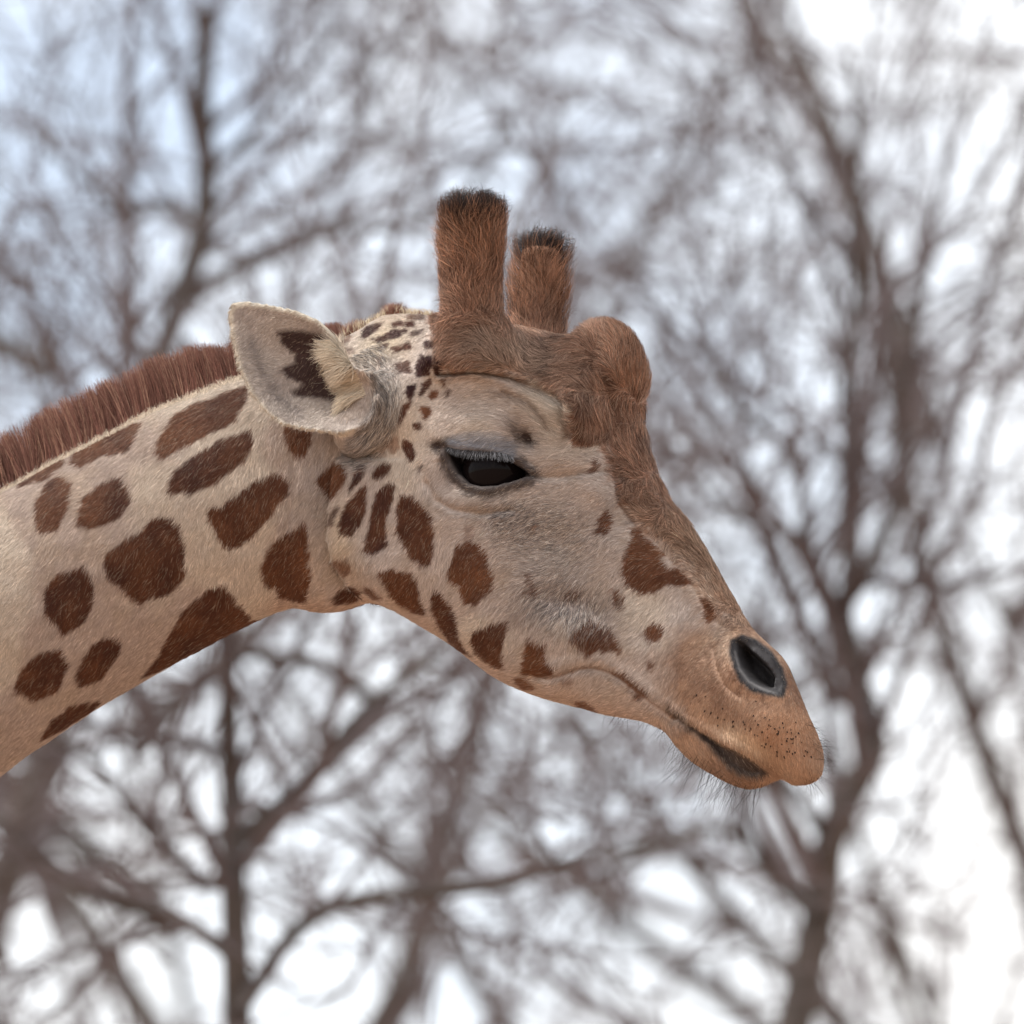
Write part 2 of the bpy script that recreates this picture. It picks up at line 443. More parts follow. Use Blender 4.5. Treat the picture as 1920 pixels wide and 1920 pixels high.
sp(R5, [(1620, 990), (1720, 1000), (1735, 1060), (1690, 1150), (1640, 1230), (1595, 1250), (1580, 1190), (1520, 1160), (1520, 1110), (1560, 1040)], 0.45)
sp(R5, [(25, 740), (110, 700), (190, 690), (150, 780), (120, 860), (50, 900), (-80, 920), (-260, 1000), (-330, 980), (-280, 880), (-120, 790)], 0.4)
sp(R5, [(25, 1090), (80, 1150), (120, 1250), (60, 1330), (25, 1390), (-60, 1440), (-200, 1480), (-280, 1440), (-240, 1260), (-120, 1140)], 0.25)
sp(R6, [(300, 260), (400, 280), (480, 340), (490, 440), (510, 560), (520, 680), (440, 820), (330, 860), (170, 910), (100, 850), (40, 790), (-40, 740), (-100, 640), (-60, 540), (20, 490), (100, 430), (200, 350)], 0.15)
sp(R6, [(820, 780), (860, 850), (920, 930), (1020, 1020), (1040, 1080), (700, 1290), (500, 1400), (240, 1560), (180, 1500), (260, 1390), (340, 1310), (380, 1230), (430, 1110), (500, 1000), (600, 880), (700, 810)], 0.25)
sp(R6, [(1390, 310), (1430, 370), (1440, 500), (1450, 700), (1440, 800), (1440, 910), (1370, 905), (1250, 880), (1210, 800), (1130, 780), (1090, 640), (1150, 500), (1190, 440), (1270, 400), (1340, 360)], 0.4)
sp(R6, [(1630, 890), (1680, 820), (1760, 800), (1840, 850), (1780, 900), (1660, 930)], 0.15)
sp(R6, [(1590, 600), (1720, 580), (1755, 660), (1720, 710), (1650, 660)], 0.35, 0.7)
sp(R6, [(-60, 1150), (20, 1180), (45, 1230), (20, 1300), (-120, 1480), (-260, 1530), (-300, 1440), (-180, 1240)], 0.2)
sp(R6, [(-420, 700), (-250, 640), (-180, 760), (-170, 900), (-240, 1060), (-400, 1150), (-520, 1000), (-520, 800)], 0.25)
sp(R6, [(-330, 1690), (-120, 1640), (-20, 1700), (-140, 1860), (-420, 2060), (-560, 2000), (-480, 1800)], 0.25)
sp(R6, [(-560, 1300), (-420, 1260), (-350, 1380), (-440, 1560), (-600, 1650), (-760, 1560), (-700, 1400)], 0.25)
sp(R5, [(-420, 1080), (-330, 1130), (-350, 1300), (-440, 1480), (-580, 1500), (-600, 1300), (-520, 1150)], 0.3)
sp(R5, [(-480, 1000), (-360, 950), (-420, 1040), (-560, 1110), (-700, 1150), (-680, 1080)], 0.4)
for cx, cy, a_, b_, an in ((-205, 1190, 52, 42, .5), (-120, 1330, 50, 55, .9), (-230, 1360, 48, 60, .7), (-255, 1530, 60, 42, .6), (-150, 1490, 48, 40, .8), (-330, 1290, 46, 40, .4), (-340, 1450, 46, 50, .6), (-150, 1100, 44, 26, -.55), (-270, 1140, 44, 24, -.55), (-350, 1640, 60, 44, .7)):
    SPOTS.append(([(cx + a_ * math.cos(t_) * math.cos(an) + b_ * math.sin(t_) * math.sin(an), cy - a_ * math.cos(t_) * math.sin(an) + b_ * math.sin(t_) * math.cos(an)) for t_ in np.linspace(0, 2 * math.pi, 7)[:-1] + cx * .01], .3, 1.0))
for pts, tone, k in [
    ([(1040, 320), (1100, 280), (1180, 265), (1150, 310), (1090, 350), (1040, 370)], .15, 1), ([(1110, 385), (1230, 345), (1300, 308), (1375, 318), (1320, 362), (1220, 385), (1150, 402)], .1, 1),
    ([(1265, 265), (1340, 252), (1352, 282), (1280, 292)], .15, 1), ([(1368, 262), (1420, 252), (1432, 285), (1375, 287)], .15, 1), ([(1260, 450), (1330, 430), (1390, 395), (1402, 450), (1330, 472), (1280, 482)], .35, 1),
    ([(1400, 340), (1500, 308), (1475, 342), (1400, 358)], .3, .8), ([(1505, 410), (1570, 398), (1575, 430), (1520, 444)], .25, 1), ([(1150, 430), (1235, 418), (1212, 442), (1150, 452)], .3, .9),
    ([(870, 412), (950, 358), (945, 390), (890, 424)], .4, .8), ([(922, 450), (970, 452), (978, 480), (935, 488)], .3, .6), ([(1285, 560), (1390, 555), (1402, 630), (1300, 634)], .3, .95),
    ([(1480, 500), (1560, 508), (1572, 560), (1540, 642), (1448, 662), (1448, 590)], .15, 1), ([(1590, 500), (1645, 518), (1645, 600), (1602, 652), (1578, 642)], .2, 1), ([(1490, 720), (1552, 682), (1555, 720), (1500, 792), (1472, 802)], .2, 1),
    ([(1378, 740), (1442, 728), (1424, 800), (1392, 842), (1366, 792)], .2, 1), ([(1560, 775), (1605, 768), (1605, 810), (1560, 832), (1536, 810)], .5, 1), ([(1636, 688), (1664, 688), (1652, 735)], .4, .9), ([(1676, 758), (1715, 768), (1682, 806)], .4, .9),
    ([(1478, 890), (1540, 892), (1558, 950), (1510, 978), (1478, 930)], .6, 1), ([(1422, 1020), (1472, 1012), (1478, 1050), (1440, 1058)], .4, 1), ([(1340, 880), (1405, 852), (1362, 930), (1332, 1004), (1296, 1002)], .4, 1),
    ([(1345, 1142), (1402, 1158), (1438, 1250), (1422, 1288), (1380, 1272), (1342, 1190)], .35, 1), ([(1230, 1100), (1300, 1110), (1310, 1200), (1270, 1240), (1230, 1190)], .7, .6), ([(1135, 1340), (1200, 1303), (1254, 1318), (1222, 1382), (1160, 1414), (1120, 1397)], .4, 1),
    ([(1070, 1305), (1074, 1360), (1022, 1432), (955, 1494), (962, 1440), (1010, 1358)], .3, 1), ([(1130, 520), (1172, 508), (1174, 572), (1140, 562)], .6, .6), ([(1160, 1200), (1200, 1190), (1212, 1262), (1170, 1264)], .7, .4), ([(1458, 1340), (1492, 1328), (1472, 1378)], .2, .7),
    ([(1440, 215), (1500, 205), (1500, 225), (1440, 235)], .3, .8), ([(1380, 215), (1425, 208), (1425, 228), (1385, 232)], .3, .8)]:
    sp(R2, pts, tone - .35 * (tone < .5), k)
for pts, tone, k in [
    ([(350, 105), (358, 220), (345, 320), (290, 430), (230, 492), (165, 462), (148, 400), (180, 320), (230, 240), (300, 160)], .15, 1),
    ([(435, 150), (520, 98), (558, 108), (548, 200), (522, 270), (500, 370), (500, 500), (522, 560), (470, 592), (390, 634), (332, 592), (350, 510), (385, 380), (400, 280)], .15, 1),
    ([(608, 178), (690, 198), (760, 248), (842, 350), (852, 460), (852, 560), (852, 650), (832, 714), (760, 704), (700, 652), (630, 562), (592, 450), (592, 300)], .3, 1),
    ([(1120, 538), (1200, 568), (1252, 650), (1272, 720), (1303, 800), (1308, 890), (1230, 954), (1180, 1004), (1110, 994), (1060, 932), (1040, 862), (988, 822), (972, 760), (1000, 670), (1028, 578)], .6, 1),
    ([(1105, 420), (1150, 420), (1162, 500), (1130, 545), (1095, 540)], .7, .45),
    ([(435, 765), (560, 752), (682, 772), (722, 820), (742, 910), (772, 1000), (784, 1084), (700, 1064), (600, 1003), (540, 942), (480, 842)], .35, 1),
    ([(848, 905), (922, 928), (992, 1040), (1022, 1110), (1038, 1180), (1042, 1240), (1082, 1330), (1140, 1404), (1050, 1372), (950, 1262), (888, 1172), (858, 1050), (832, 950)], .35, 1),
    ([(1158, 1218), (1300, 1148), (1415, 1136), (1412, 1190), (1372, 1280), (1362, 1380), (1385, 1496), (1280, 1454), (1178, 1372), (1138, 1300)], .5, 1),
    ([(1568, 1256), (1640, 1298), (1695, 1306), (1682, 1380), (1702, 1440), (1765, 1512), (1700, 1564), (1526, 1524), (1538, 1450), (1558, 1370)], .5, 1),
    ([(1478, 1568), (1580, 1588), (1625, 1640), (1560, 1664), (1500, 1622)], .6, .9), ([(325, 868), (400, 898), (475, 972), (420, 984), (350, 922)], .4, .9), ([(100, 690), (212, 678), (244, 764), (200, 784)], .4, .5), ([(128, 268), (146, 288), (96, 412), (72, 402), (98, 308)], .1, .8)]:  # the last sliver is the jaw fold's shadow line, painted in
    sp(R7, pts, tone, k)
for pts, tone, k in [
    ([(958, 366), (1002, 420), (992, 520), (950, 562), (876, 542), (898, 470)], .45, 1),
    ([(1148, 518), (1200, 528), (1242, 600), (1312, 660), (1385, 722), (1342, 752), (1420, 822), (1480, 840), (1540, 880), (1595, 934), (1500, 932), (1420, 932), (1330, 984), (1240, 994), (1148, 962), (1088, 892), (1072, 820), (1108, 700), (1148, 620)], .55, 1),
    ([(986, 966), (1042, 978), (1084, 1040), (1084, 1124), (1028, 1092)], .4, .95), ([(640, 1020), (700, 978), (775, 988), (742, 1042), (660, 1064)], .35, .7), ([(335, 868), (390, 846), (402, 920), (424, 958), (454, 968), (434, 1024), (402, 1002), (338, 1004), (378, 950)], .5, .8),
    ([(696, 1330), (740, 1258), (820, 1206), (900, 1238), (1002, 1278), (1062, 1380), (1079, 1454), (980, 1422), (870, 1432), (820, 1464), (748, 1402)], .45, 1), ([(1236, 1290), (1300, 1236), (1374, 1258), (1384, 1322), (1320, 1374), (1268, 1342)], .5, 1),
    ([(1676, 1056), (1722, 1068), (1764, 1130), (1774, 1190), (1730, 1224), (1688, 1160)], .75, 1), ([(1266, 1516), (1312, 1528), (1304, 1572), (1272, 1562)], .6, .8), ([(1000, 1600), (1100, 1618), (1200, 1700), (1275, 1782), (1180, 1792), (1128, 1722)], .5, .9),
    ([(888, 0), (908, 50), (882, 102), (836, 112), (860, 40)], .35, .9), ([(366, 520), (432, 498), (442, 530), (388, 554)], .5, .7), ([(736, 1818), (820, 1850), (884, 1904), (780, 1884)], .6, .9), ([(620, 1640), (700, 1650), (690, 1690), (620, 1680)], .6, .4)]:
    sp(R8, pts, tone, k)

MUZ = [(1240, 1235), (1262, 1205), (1300, 1180), (1345, 1172), (1400, 1160), (1600, 1200), (1600, 1560), (1262, 1560), (1250, 1380), (1275, 1345), (1262, 1312), (1250, 1270)]
EARDARK = Z4(420, 540, [(400, 330), (520, 310), (640, 325), (730, 345), (800, 420), (850, 560), (880, 700), (930, 770), (965, 800), (985, 840), (920, 890), (800, 840), (700, 830), (520, 800), (500, 770), (560, 740), (590, 720), (480, 670), (440, 620), (470, 580), (540, 560), (530, 490), (440, 420)])  # dark brown patch, stretched right to paint the cavity's shade under the tuft

def mix(a, b, t):
    return a + (np.asarray(b) - a) * np.clip(t, 0, 1)[..., None]

def coat(X, Y, ear=None, inner=None, jit=None):
    """pigment of the coat, with some light and shade painted in, at photograph-aligned positions on the near side (mirrored on the far side)"""
    n1 = fbm(X / 45, Y / 45, 11, 3); n2 = fbm(X / 9, Y / 9, 23, 2); n3 = fbm(X / 150, Y / 150, 5, 2)
    C = np.empty(X.shape + (3,))
    C[:] = (0.465, 0.383, 0.33)
    C = mix(C, (0.405, 0.315, 0.26), sstep(700, 480, X))
    C = mix(C, (0.42, 0.32, 0.24), sstep(0.45, 0.75, n1) * 0.5)
    C = mix(C, (0.62, 0.53, 0.42), sstep(0.5, 0.3, n3) * 0.5)
    # greyer hair
    for cx, cy, rx, ry, an, k in ((965, 975, 70, 34, 20, .55), (1050, 965, 95, 40, 10, .42), (1040, 1045, 90, 55, 20, .42), (1075, 1130, 75, 26, 12, .62), (1010, 1140, 60, 22, -20, .4),
                                  (1170, 1190, 60, 30, 0, .12), (700, 760, 55, 90, 10, .45), (585, 930, 35, 90, 8, .35), (835, 905, 26, 34, 0, .35), (1155, 935, 22, 18, 30, .4)):
        C = mix(C, (0.20, 0.165, 0.15), blob(X, Y, cx, cy, rx, ry, an) * k * (0.6 + 0.8 * n2))
    C = mix(C, (0.30, 0.20, 0.135), blob(X, Y, 1000, 770, 75, 30, 25) * .5 + blob(X, Y, 930, 740, 80, 22, 0) * .3 + blob(X, Y, 1060, 850, 60, 30, 0) * .35)
    C = mix(C, (0.62, 0.50, 0.33), blob(X, Y, 720, 640, 60, 35, -20) * .5 + blob(X, Y, 640, 1000, 25, 60, 0) * .4)  # skull top painted brighter, as lit from above; jaw edge paler
    # peach on throat and jaw line: warm coat, with some ground bounce painted in
    jawl = line_d([(540, 1146), (640, 1150), (700, 1135), (790, 1178), (880, 1238), (980, 1298), (1100, 1332), (1240, 1370)], X, Y)
    C = mix(C, (0.47, 0.31, 0.22), np.exp(-(jawl / 26) ** 2) * 0.6)
    # forehead, horns
    pd = poly_sd(PLATE, X, Y, 60)
    pe = pd + (n2 - 0.5) * 30 + (n1 - .5) * 16
    pw = 8 + 22 * sstep(960, 1100, Y)
    pl = np.clip(0.5 - pe / (2 * pw), 0, 1)
    pc = mix(np.broadcast_to(np.array((0.275, 0.148, 0.096)), C.shape).copy(), (0.10, 0.053, 0.037), sstep(0.40, 0.70, n1) * 0.75 + sstep(.55, .8, n2) * .3)
    pc = mix(pc, (0.36, 0.235, 0.155), sstep(900, 1020, Y) * (0.35 + 0.5 * n2))
    pc = mix(pc, (0.30, 0.22, 0.165), blob(X, Y, 960, 670, 110, 45, 12) * .7)
    pc = mix(pc, (0.27, 0.12, 0.06), blob(X, Y, 885, 470, 70, 90) * .7 + blob(X, Y, 1180, 690, 40, 80) * .4)
    pc = mix(pc, (0.08, 0.042, 0.028), blob(X, Y, 1092, 808, 26, 20) * .8 + blob(X, Y, 1112, 690, 14, 50, 12) * .6 + blob(X, Y, 1145, 735, 12, 45, -10) * .5)  # dark tuft below the orbital bump; horn crease shading painted in
    C = mix(C, pc, pl)
    # muzzle
    md = poly_sd(MUZ, X, Y, 80) + (n1 - 0.5) * 50
    mz = np.clip(0.5 - md / 44, 0, 1)
    mc = mix(np.broadcast_to(np.array((0.40, 0.255, 0.170)), C.shape).copy(), (0.20, 0.11, 0.07), sstep(0.42, 0.66, n1) * (0.55 + .4 * sstep(1350, 1270, Y)))
    mc = mix(mc, (0.42, 0.215, 0.115), blob(X, Y, 1480, 1360, 70, 60) * .7)
    mc = mix(mc, (0.60, 0.42, 0.27), blob(X, Y, 1400, 1390, 70, 18, 32) * .6)
    mc = mix(mc, (0.24, 0.12, 0.07), blob(X, Y, 1350, 1225, 18, 55, -15) * .55 + blob(X, Y, 1495, 1290, 22, 45, -20) * .5)
    mc = mix(mc, (0.50, 0.40, 0.30), blob(X, Y, 1350, 1205, 26, 40, -20) * .55)
    mc = mix(mc, (0.19, 0.11, 0.075), sstep(.48, .72, n2) * sstep(1370, 1290, Y) * .6)
    mc = mix(mc, (0.30, 0.19, 0.13), blob(X, Y, 1310, 1240, 55, 60) * .75)
    C = mix(C, mc, mz)
    C = mix(C, (0.085, 0.052, 0.04), np.exp(-(line_d([(1148, 860), (1156, 900), (1165, 945), (1185, 978)], X, Y) / 6) ** 2) * (.3 + .5 * n2))  # shading of the thick hair at the plate's edge, painted dark
    C = mix(C, (0.20, 0.125, 0.085), np.exp(-(line_d([(940, 738), (985, 755), (1015, 783), (1032, 808)], X, Y) / 7) ** 2) * .55 + np.exp(-(line_d([(840, 704), (900, 702), (960, 714), (1020, 738)], X, Y) / 7) ** 2) * .5)  # brow folds: crease shade painted as browner hair
    # spots
    edge = (fbm(X / 5, Y / 5, 41, 2) - 0.5) * 7
    rag = edge + (fbm(X / 22, Y / 22, 43, 2) - .5) * 8
    for poly, tone, k in SPOTS:
        sdv = poly_sd(poly, X, Y, 30)
        m = sdv < 20
        if not m.any():
            continue
        sz = min(1.0, (max(p[0] for p in poly) - min(p[0] for p in poly)) / 40.0)
        a = sstep(2.5, -2.5, sdv[m] - 1.6 + rag[m] * sz * .8) * k
        tn = np.clip(tone + (n1[m] - 0.5) * 0.9, -.35, 1)
        scol = np.array((0.068, 0.027, 0.017)) + tn[:, None] * np.array((0.115, 0.048, 0.017))
        Cm = C[m]
        C[m] = Cm + (scol - Cm) * a[:, None]
    # round the eye
    es = poly_sd(EYE, X, Y, 60)
    C = mix(C, (0.055, 0.043, 0.04), sstep(30, 11, es + (n2 - .5) * 12) * 0.95)
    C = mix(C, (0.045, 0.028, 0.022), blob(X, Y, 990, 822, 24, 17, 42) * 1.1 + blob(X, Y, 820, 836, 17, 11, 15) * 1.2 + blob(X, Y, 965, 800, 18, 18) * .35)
    C = mix(C, (0.20, 0.198, 0.212), sstep(24, 10, line_d([(858, 832), (900, 825), (940, 832), (962, 842)], X, Y)) * 0.9)
    C = mix(C, (0.42, 0.40, 0.39), sstep(12, 4, line_d([(868, 818), (905, 812), (935, 818)], X, Y)) * 0.5)
    C = mix(C, (0.02, 0.016, 0.016), sstep(2, -4, es))
    # nostril and mouth
    ns = poly_sd(NOS, X, Y, 60)
    C = mix(C, (0.034, 0.031, 0.032), sstep(8, 0, ns + (n2 - .5) * 3))
    C = mix(C, (0.012, 0.010, 0.010), sstep(2, -5, poly_sd(NOSIN, X, Y, 60)))
    C = mix(C, (0.17, 0.16, 0.155), np.exp(-(line_d([(1378, 1222), (1386, 1254), (1404, 1278), (1430, 1292), (1458, 1302)], X, Y) / 2.6) ** 2) * .6)
    C = mix(C, (0.080, 0.057, 0.046), sstep(8, -3, poly_sd(MOUTH, X, Y, 60) + (n2 - .5) * 6))
    C = mix(C, (0.16, 0.08, 0.045), np.exp(-(line_d(CREASE, X, Y) / 5) ** 2) * 0.6)  # shade of the mouth crease put into the colour
    if ear is not None:
        e = np.empty(C.shape); e[:] = (0.38, 0.32, 0.275)
        e = mix(e, (0.28, 0.225, 0.195), sstep(.4, .7, n1) * .6)
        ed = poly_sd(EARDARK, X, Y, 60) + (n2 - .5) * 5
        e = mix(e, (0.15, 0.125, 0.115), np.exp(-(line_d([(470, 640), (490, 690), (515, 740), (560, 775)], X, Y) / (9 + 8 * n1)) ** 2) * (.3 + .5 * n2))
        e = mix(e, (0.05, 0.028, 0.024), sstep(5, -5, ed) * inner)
        e = mix(e, (0.66, 0.58, 0.46), sstep(9, 2, np.abs(poly_sd(EAR, X, Y, 60))) * sstep(690, 640, X) * .7)  # bright back-lit rim of the ear, painted as paler hair
        C = mix(C, e, ear)
    return C

frng = np.random.default_rng(3)
FOLL = Z4(1100, 1080, [(830, 885), (890, 893), (885, 1003), (938, 1018), (1022, 990), (990, 1055), (1040, 1075), (1100, 1080), (1180, 1085), (1265, 1088), (1372, 1112), (1440, 1130), (1563, 1095), (1500, 1168), (1585, 1180), (1232, 1138), (1280, 1190), (1535, 1212), (1385, 1272), (1465, 1260), (1270, 930), (985, 1110), (1100, 1125)])
for i in range(46):
    fa, fr = frng.uniform(0, 2 * math.pi), math.sqrt(frng.random())
    fx, fy = 74 * fr * math.cos(fa), 30 * fr * math.sin(fa)
    FOLL.append((1456 + .88 * fx - .47 * fy, 1384 + .47 * fx + .88 * fy))

# ------------------------------------------------------------------ materials
def mat(name, rough=0.7):
    m = bpy.data.materials.new(name); m.use_nodes = True
    return m, m.node_tree.nodes, m.node_tree.links, m.node_tree.nodes['Principled BSDF']

m_skin, n_, l_, b_ = mat('coat_skin')
at = n_.new('ShaderNodeAttribute'); at.attribute_name = 'pigment'
gl = n_.new('ShaderNodeAttribute'); gl.attribute_name = 'moist'
nz = n_.new('ShaderNodeTexNoise'); nz.inputs['Scale'].default_value = 420; nz.inputs['Detail'].default_value = 3
tcn = n_.new('ShaderNodeTexCoord')
mpn = n_.new('ShaderNodeMapping'); mpn.inputs['Scale'].default_value = (1.0, 1.0, 0.45); mpn.inputs['Rotation'].default_value = (0, 0.5, 0)
bp = n_.new('ShaderNodeBump'); bp.inputs['Strength'].default_value = 0.35; bp.inputs['Distance'].default_value = 0.002
mr = n_.new('ShaderNodeMapRange'); mr.inputs[3].default_value = 0.82; mr.inputs[4].default_value = 0.30
l_.new(tcn.outputs['Object'], mpn.inputs['Vector']); l_.new(mpn.outputs[0], nz.inputs['Vector'])
l_.new(nz.outputs['Fac'], bp.inputs['Height']); l_.new(bp.outputs[0], b_.inputs['Normal'])
l_.new(at.outputs['Color'], b_.inputs['Base Color'])
l_.new(gl.outputs['Fac'], mr.inputs[0]); l_.new(mr.outputs[0], b_.inputs['Roughness'])
b_.inputs['Specular IOR Level'].default_value = 0.3

m_eye, n_, l_, b_ = mat('eye_surface')
b_.inputs['Base Color'].default_value = (0.006, 0.004, 0.004, 1)
b_.inputs['Roughness'].default_value = 0.06
b_.inputs['Specular IOR Level'].default_value = 0.06

def hair_mat(name, rough=0.5, form=0.6):
    m, n_, l_, b_ = mat(name)
    at = n_.new('ShaderNodeAttribute'); at.attribute_name = 'pigment'
    sn = n_.new('ShaderNodeAttribute'); sn.attribute_name = 'skin_normal'
    vt = n_.new('ShaderNodeVectorTransform'); vt.vector_type = 'NORMAL'; vt.convert_from = 'OBJECT'; vt.convert_to = 'WORLD'
    ge = n_.new('ShaderNodeNewGeometry')
    mx = n_.new('ShaderNodeMix'); mx.data_type = 'VECTOR'; mx.inputs[0].default_value = form
    nm = n_.new('ShaderNodeVectorMath'); nm.operation = 'NORMALIZE'
    l_.new(sn.outputs['Vector'], vt.inputs[0]); l_.new(ge.outputs['Normal'], mx.inputs[4]); l_.new(vt.outputs[0], mx.inputs[5])
    l_.new(mx.outputs[1], nm.inputs[0]); l_.new(nm.outputs[0], b_.inputs['Normal'])
    l_.new(at.outputs['Color'], b_.inputs['Base Color'])
    b_.inputs['Roughness'].default_value = rough
    b_.inputs['Specular IOR Level'].default_value = 0.07
    return m
m_fur = hair_mat('fur')

def mesh_obj(name, verts, faces, material, parent=None, smooth_=True):
    me = bpy.data.meshes.new(name)
    verts = np.ascontiguousarray(verts, np.float32); faces = np.asarray(faces)
    k = faces.shape[1]
    me.vertices.add(len(verts)); me.vertices.foreach_set('co', verts.ravel())
    me.loops.add(faces.size); me.loops.foreach_set('vertex_index', faces.ravel().astype(np.int32))
    me.polygons.add(len(faces)); me.polygons.foreach_set('loop_start', np.arange(0, faces.size, k, dtype=np.int32))
    me.update(calc_edges=True)
    if smooth_:
        me.polygons.foreach_set('use_smooth', np.ones(len(faces), bool))
    me.materials.append(material)
    o = bpy.data.objects.new(name, me); root_col.objects.link(o)
    if parent:
        o.parent = parent
    return o

def attr(o, name, typ, dom, data):
    a = o.data.attributes.new(name, typ, dom)
    a.data.foreach_set({'FLOAT_COLOR': 'color', 'FLOAT_VECTOR': 'vector', 'FLOAT': 'value'}[typ], np.ascontiguousarray(data, np.float32).ravel())

# ------------------------------------------------------------------ the giraffe
giraffe = bpy.data.objects.new('giraffe', None); root_col.objects.link(giraffe)
giraffe['label'] = 'reticulated male giraffe with dark brown patches, two tufted horns and lowered head'
giraffe['category'] = 'giraffe'
GB = np.array([0.0, 0.0, 0.0])

F_, org_, hv_ = build_head_field(0.0023)
v_, Q = surface_nets(F_, org_, hv_)
del F_
v_ = smooth(v_, Q, 2)
vs_ = smooth(v_, Q, 10)
xe, ye = photo(v_[:, 0], np.abs(v_[:, 2]), v_[:, 1])
ke = (sstep(660, 630, xe) * sstep(0.078, 0.088, np.abs(v_[:, 2])))[:, None]
v_ = v_ + (vs_ - v_) * ke
P = np.stack([v_[:, 0], v_[:, 2], v_[:, 1]], -1)            # (u, s, v)
N = vnormals(P, Q)
if (P * N).sum() < 0:
    Q = Q[:, ::-1]; N = -N
NX, NY = photo(P[:, 0], np.abs(P[:, 1]), P[:, 2])
# ear masks
d_e, s_e = ear_cup(P[:, 0], P[:, 2])
ear_m = (np.abs(np.abs(P[:, 1]) - s_e) < 0.014) * sstep(-6, -2, d_e) * sstep(680, 660, NX)
inn_m = (np.abs(P[:, 1]) > s_e).astype(float)
# ear-root wrinkles
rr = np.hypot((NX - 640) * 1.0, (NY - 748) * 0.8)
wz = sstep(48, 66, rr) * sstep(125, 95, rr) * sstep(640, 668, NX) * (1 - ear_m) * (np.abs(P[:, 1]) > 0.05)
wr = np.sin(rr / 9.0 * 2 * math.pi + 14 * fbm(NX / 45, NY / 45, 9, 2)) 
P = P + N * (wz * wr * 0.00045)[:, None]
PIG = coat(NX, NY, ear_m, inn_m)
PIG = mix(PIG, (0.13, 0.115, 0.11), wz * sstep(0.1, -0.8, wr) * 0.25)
es_ = poly_sd(EYE, NX, NY, 60)
MOIST = np.maximum.reduce([sstep(0, -5, es_), 0.25 * sstep(-2, -8, poly_sd(NOS, NX, NY, 60)), 0.2 * sstep(0, -6, poly_sd(MOUTH, NX, NY, 60))])
body = mesh_obj('body', to_world(P), Q, m_skin, giraffe)
attr(body, 'pigment', 'FLOAT_COLOR', 'POINT', np.concatenate([PIG, np.ones((len(PIG), 1))], 1))
attr(body, 'moist', 'FLOAT', 'POINT', MOIST)

# eyes
gu0, gv0 = to_local(908, 874, 0.094)
hh = relief(np.array([[gu0, gu0 + .001]]), np.array([[gv0, gv0]]))[0][0, 0]
gu0, gv0 = to_local(908, 874, hh)
def uv_sphere(r, nu=48, nv=32):
    th = np.linspace(0, math.pi, nv); ph = np.linspace(0, 2 * math.pi, nu, endpoint=False)
    T, Pp = np.meshgrid(th, ph, indexing='ij')
    v = np.stack([r * np.sin(T) * np.cos(Pp), r * np.sin(T) * np.sin(Pp), r * np.cos(T)], -1).reshape(-1, 3)
    f = []
    for i in range(nv - 1):
        for j in range(nu):
            f.append((i * nu + j, (i + 1) * nu + j, (i + 1) * nu + (j + 1) % nu, i * nu + (j + 1) % nu))
    return v, np.array(f)
ev_, ef_ = uv_sphere(0.036)
for sgn in (1, -1):
    c = to_world(np.array([gu0, sgn * (hh - 0.036 + 0.0035), gv0]))
    mesh_obj('eye', ev_ + c, ef_, m_eye, giraffe)

# trunk, legs and the rest of the neck (mostly out of the picture)
def rest_of_body():
    hv = 0.022
    us = np.arange(-3.95, -0.52, hv); vs = np.arange(-4.58, 0.15, hv); ss = np.arange(-0.62, 0.62, hv)
    U, V, S_ = np.meshgrid(us, vs, ss, indexing='ij')
    F = np.full(U.shape, 5.0, np.float32)
    def cone(a, b, ra, rb, k=0.08, sq=1.0):
        nonlocal F
        a = np.array(a); b = np.array(b); ba = b - a
        rel0, rel1, rel2 = U - a[0], (S_ - a[1]), V - a[2]
        t = np.clip((rel0 * ba[0] + rel1 * ba[1] + rel2 * ba[2]) / (ba @ ba), 0, 1)
        d = np.sqrt((rel0 - t * ba[0]) ** 2 + ((rel1 - t * ba[1]) / sq) ** 2 + (rel2 - t * ba[2]) ** 2) - (ra + (rb - ra) * t)
        F = smin(F, d.astype(np.float32), k)
    cone((-0.86, 0, -0.228), (-1.10, 0, -0.39), 0.156, 0.172, .03, .78)
    cone((-1.10, 0, -0.40), (-1.75, 0, -1.25), 0.172, 0.28, .06, .80)
    cone((-1.80, 0, -1.50), (-2.30, 0, -1.78), 0.40, 0.44, .15, .8)
    cone((-2.30, 0, -1.78), (-3.20, 0, -1.85), 0.44, 0.36, .15, .85)
    for s0 in (-1, 1):
        cone((-1.85, .20 * s0, -1.95), (-1.88, .21 * s0, -2.60), .20, .11); cone((-1.88, .21 * s0, -2.60), (-1.88, .21 * s0, -3.30), .105, .075, .04)
        cone((-1.88, .21 * s0, -3.30), (-1.90, .21 * s0, -4.30), .07, .048, .03); cone((-1.90, .21 * s0, -4.30), (-1.87, .21 * s0, -4.47), .06, .085, .03)
        cone((-3.20, .20 * s0, -2.05), (-3.12, .21 * s0, -2.70), .24, .13); cone((-3.12, .21 * s0, -2.70), (-3.34, .21 * s0, -3.35), .12, .07, .04)
        cone((-3.34, .21 * s0, -3.35), (-3.30, .21 * s0, -4.30), .065, .05, .03); cone((-3.30, .21 * s0, -4.30), (-3.26, .21 * s0, -4.47), .06, .085, .03)
    cone((-3.52, 0, -1.75), (-3.68, 0, -2.6), .05, .03, .05)
    v, q = surface_nets(F, np.array([us[0], vs[0], ss[0]]), hv)
    v = smooth(v, q, 3)
    p = np.stack([v[:, 0], v[:, 2], v[:, 1]], -1)
    p[:, 2] = np.maximum(p[:, 2], -C0[2] + 0.004)
    n = vnormals(p, q)
    if ((p - p.mean(0)) * n).sum() < 0:
        q = q[:, ::-1]
    return p, q
bp_, bq_ = rest_of_body()
r2 = np.random.default_rng(12)
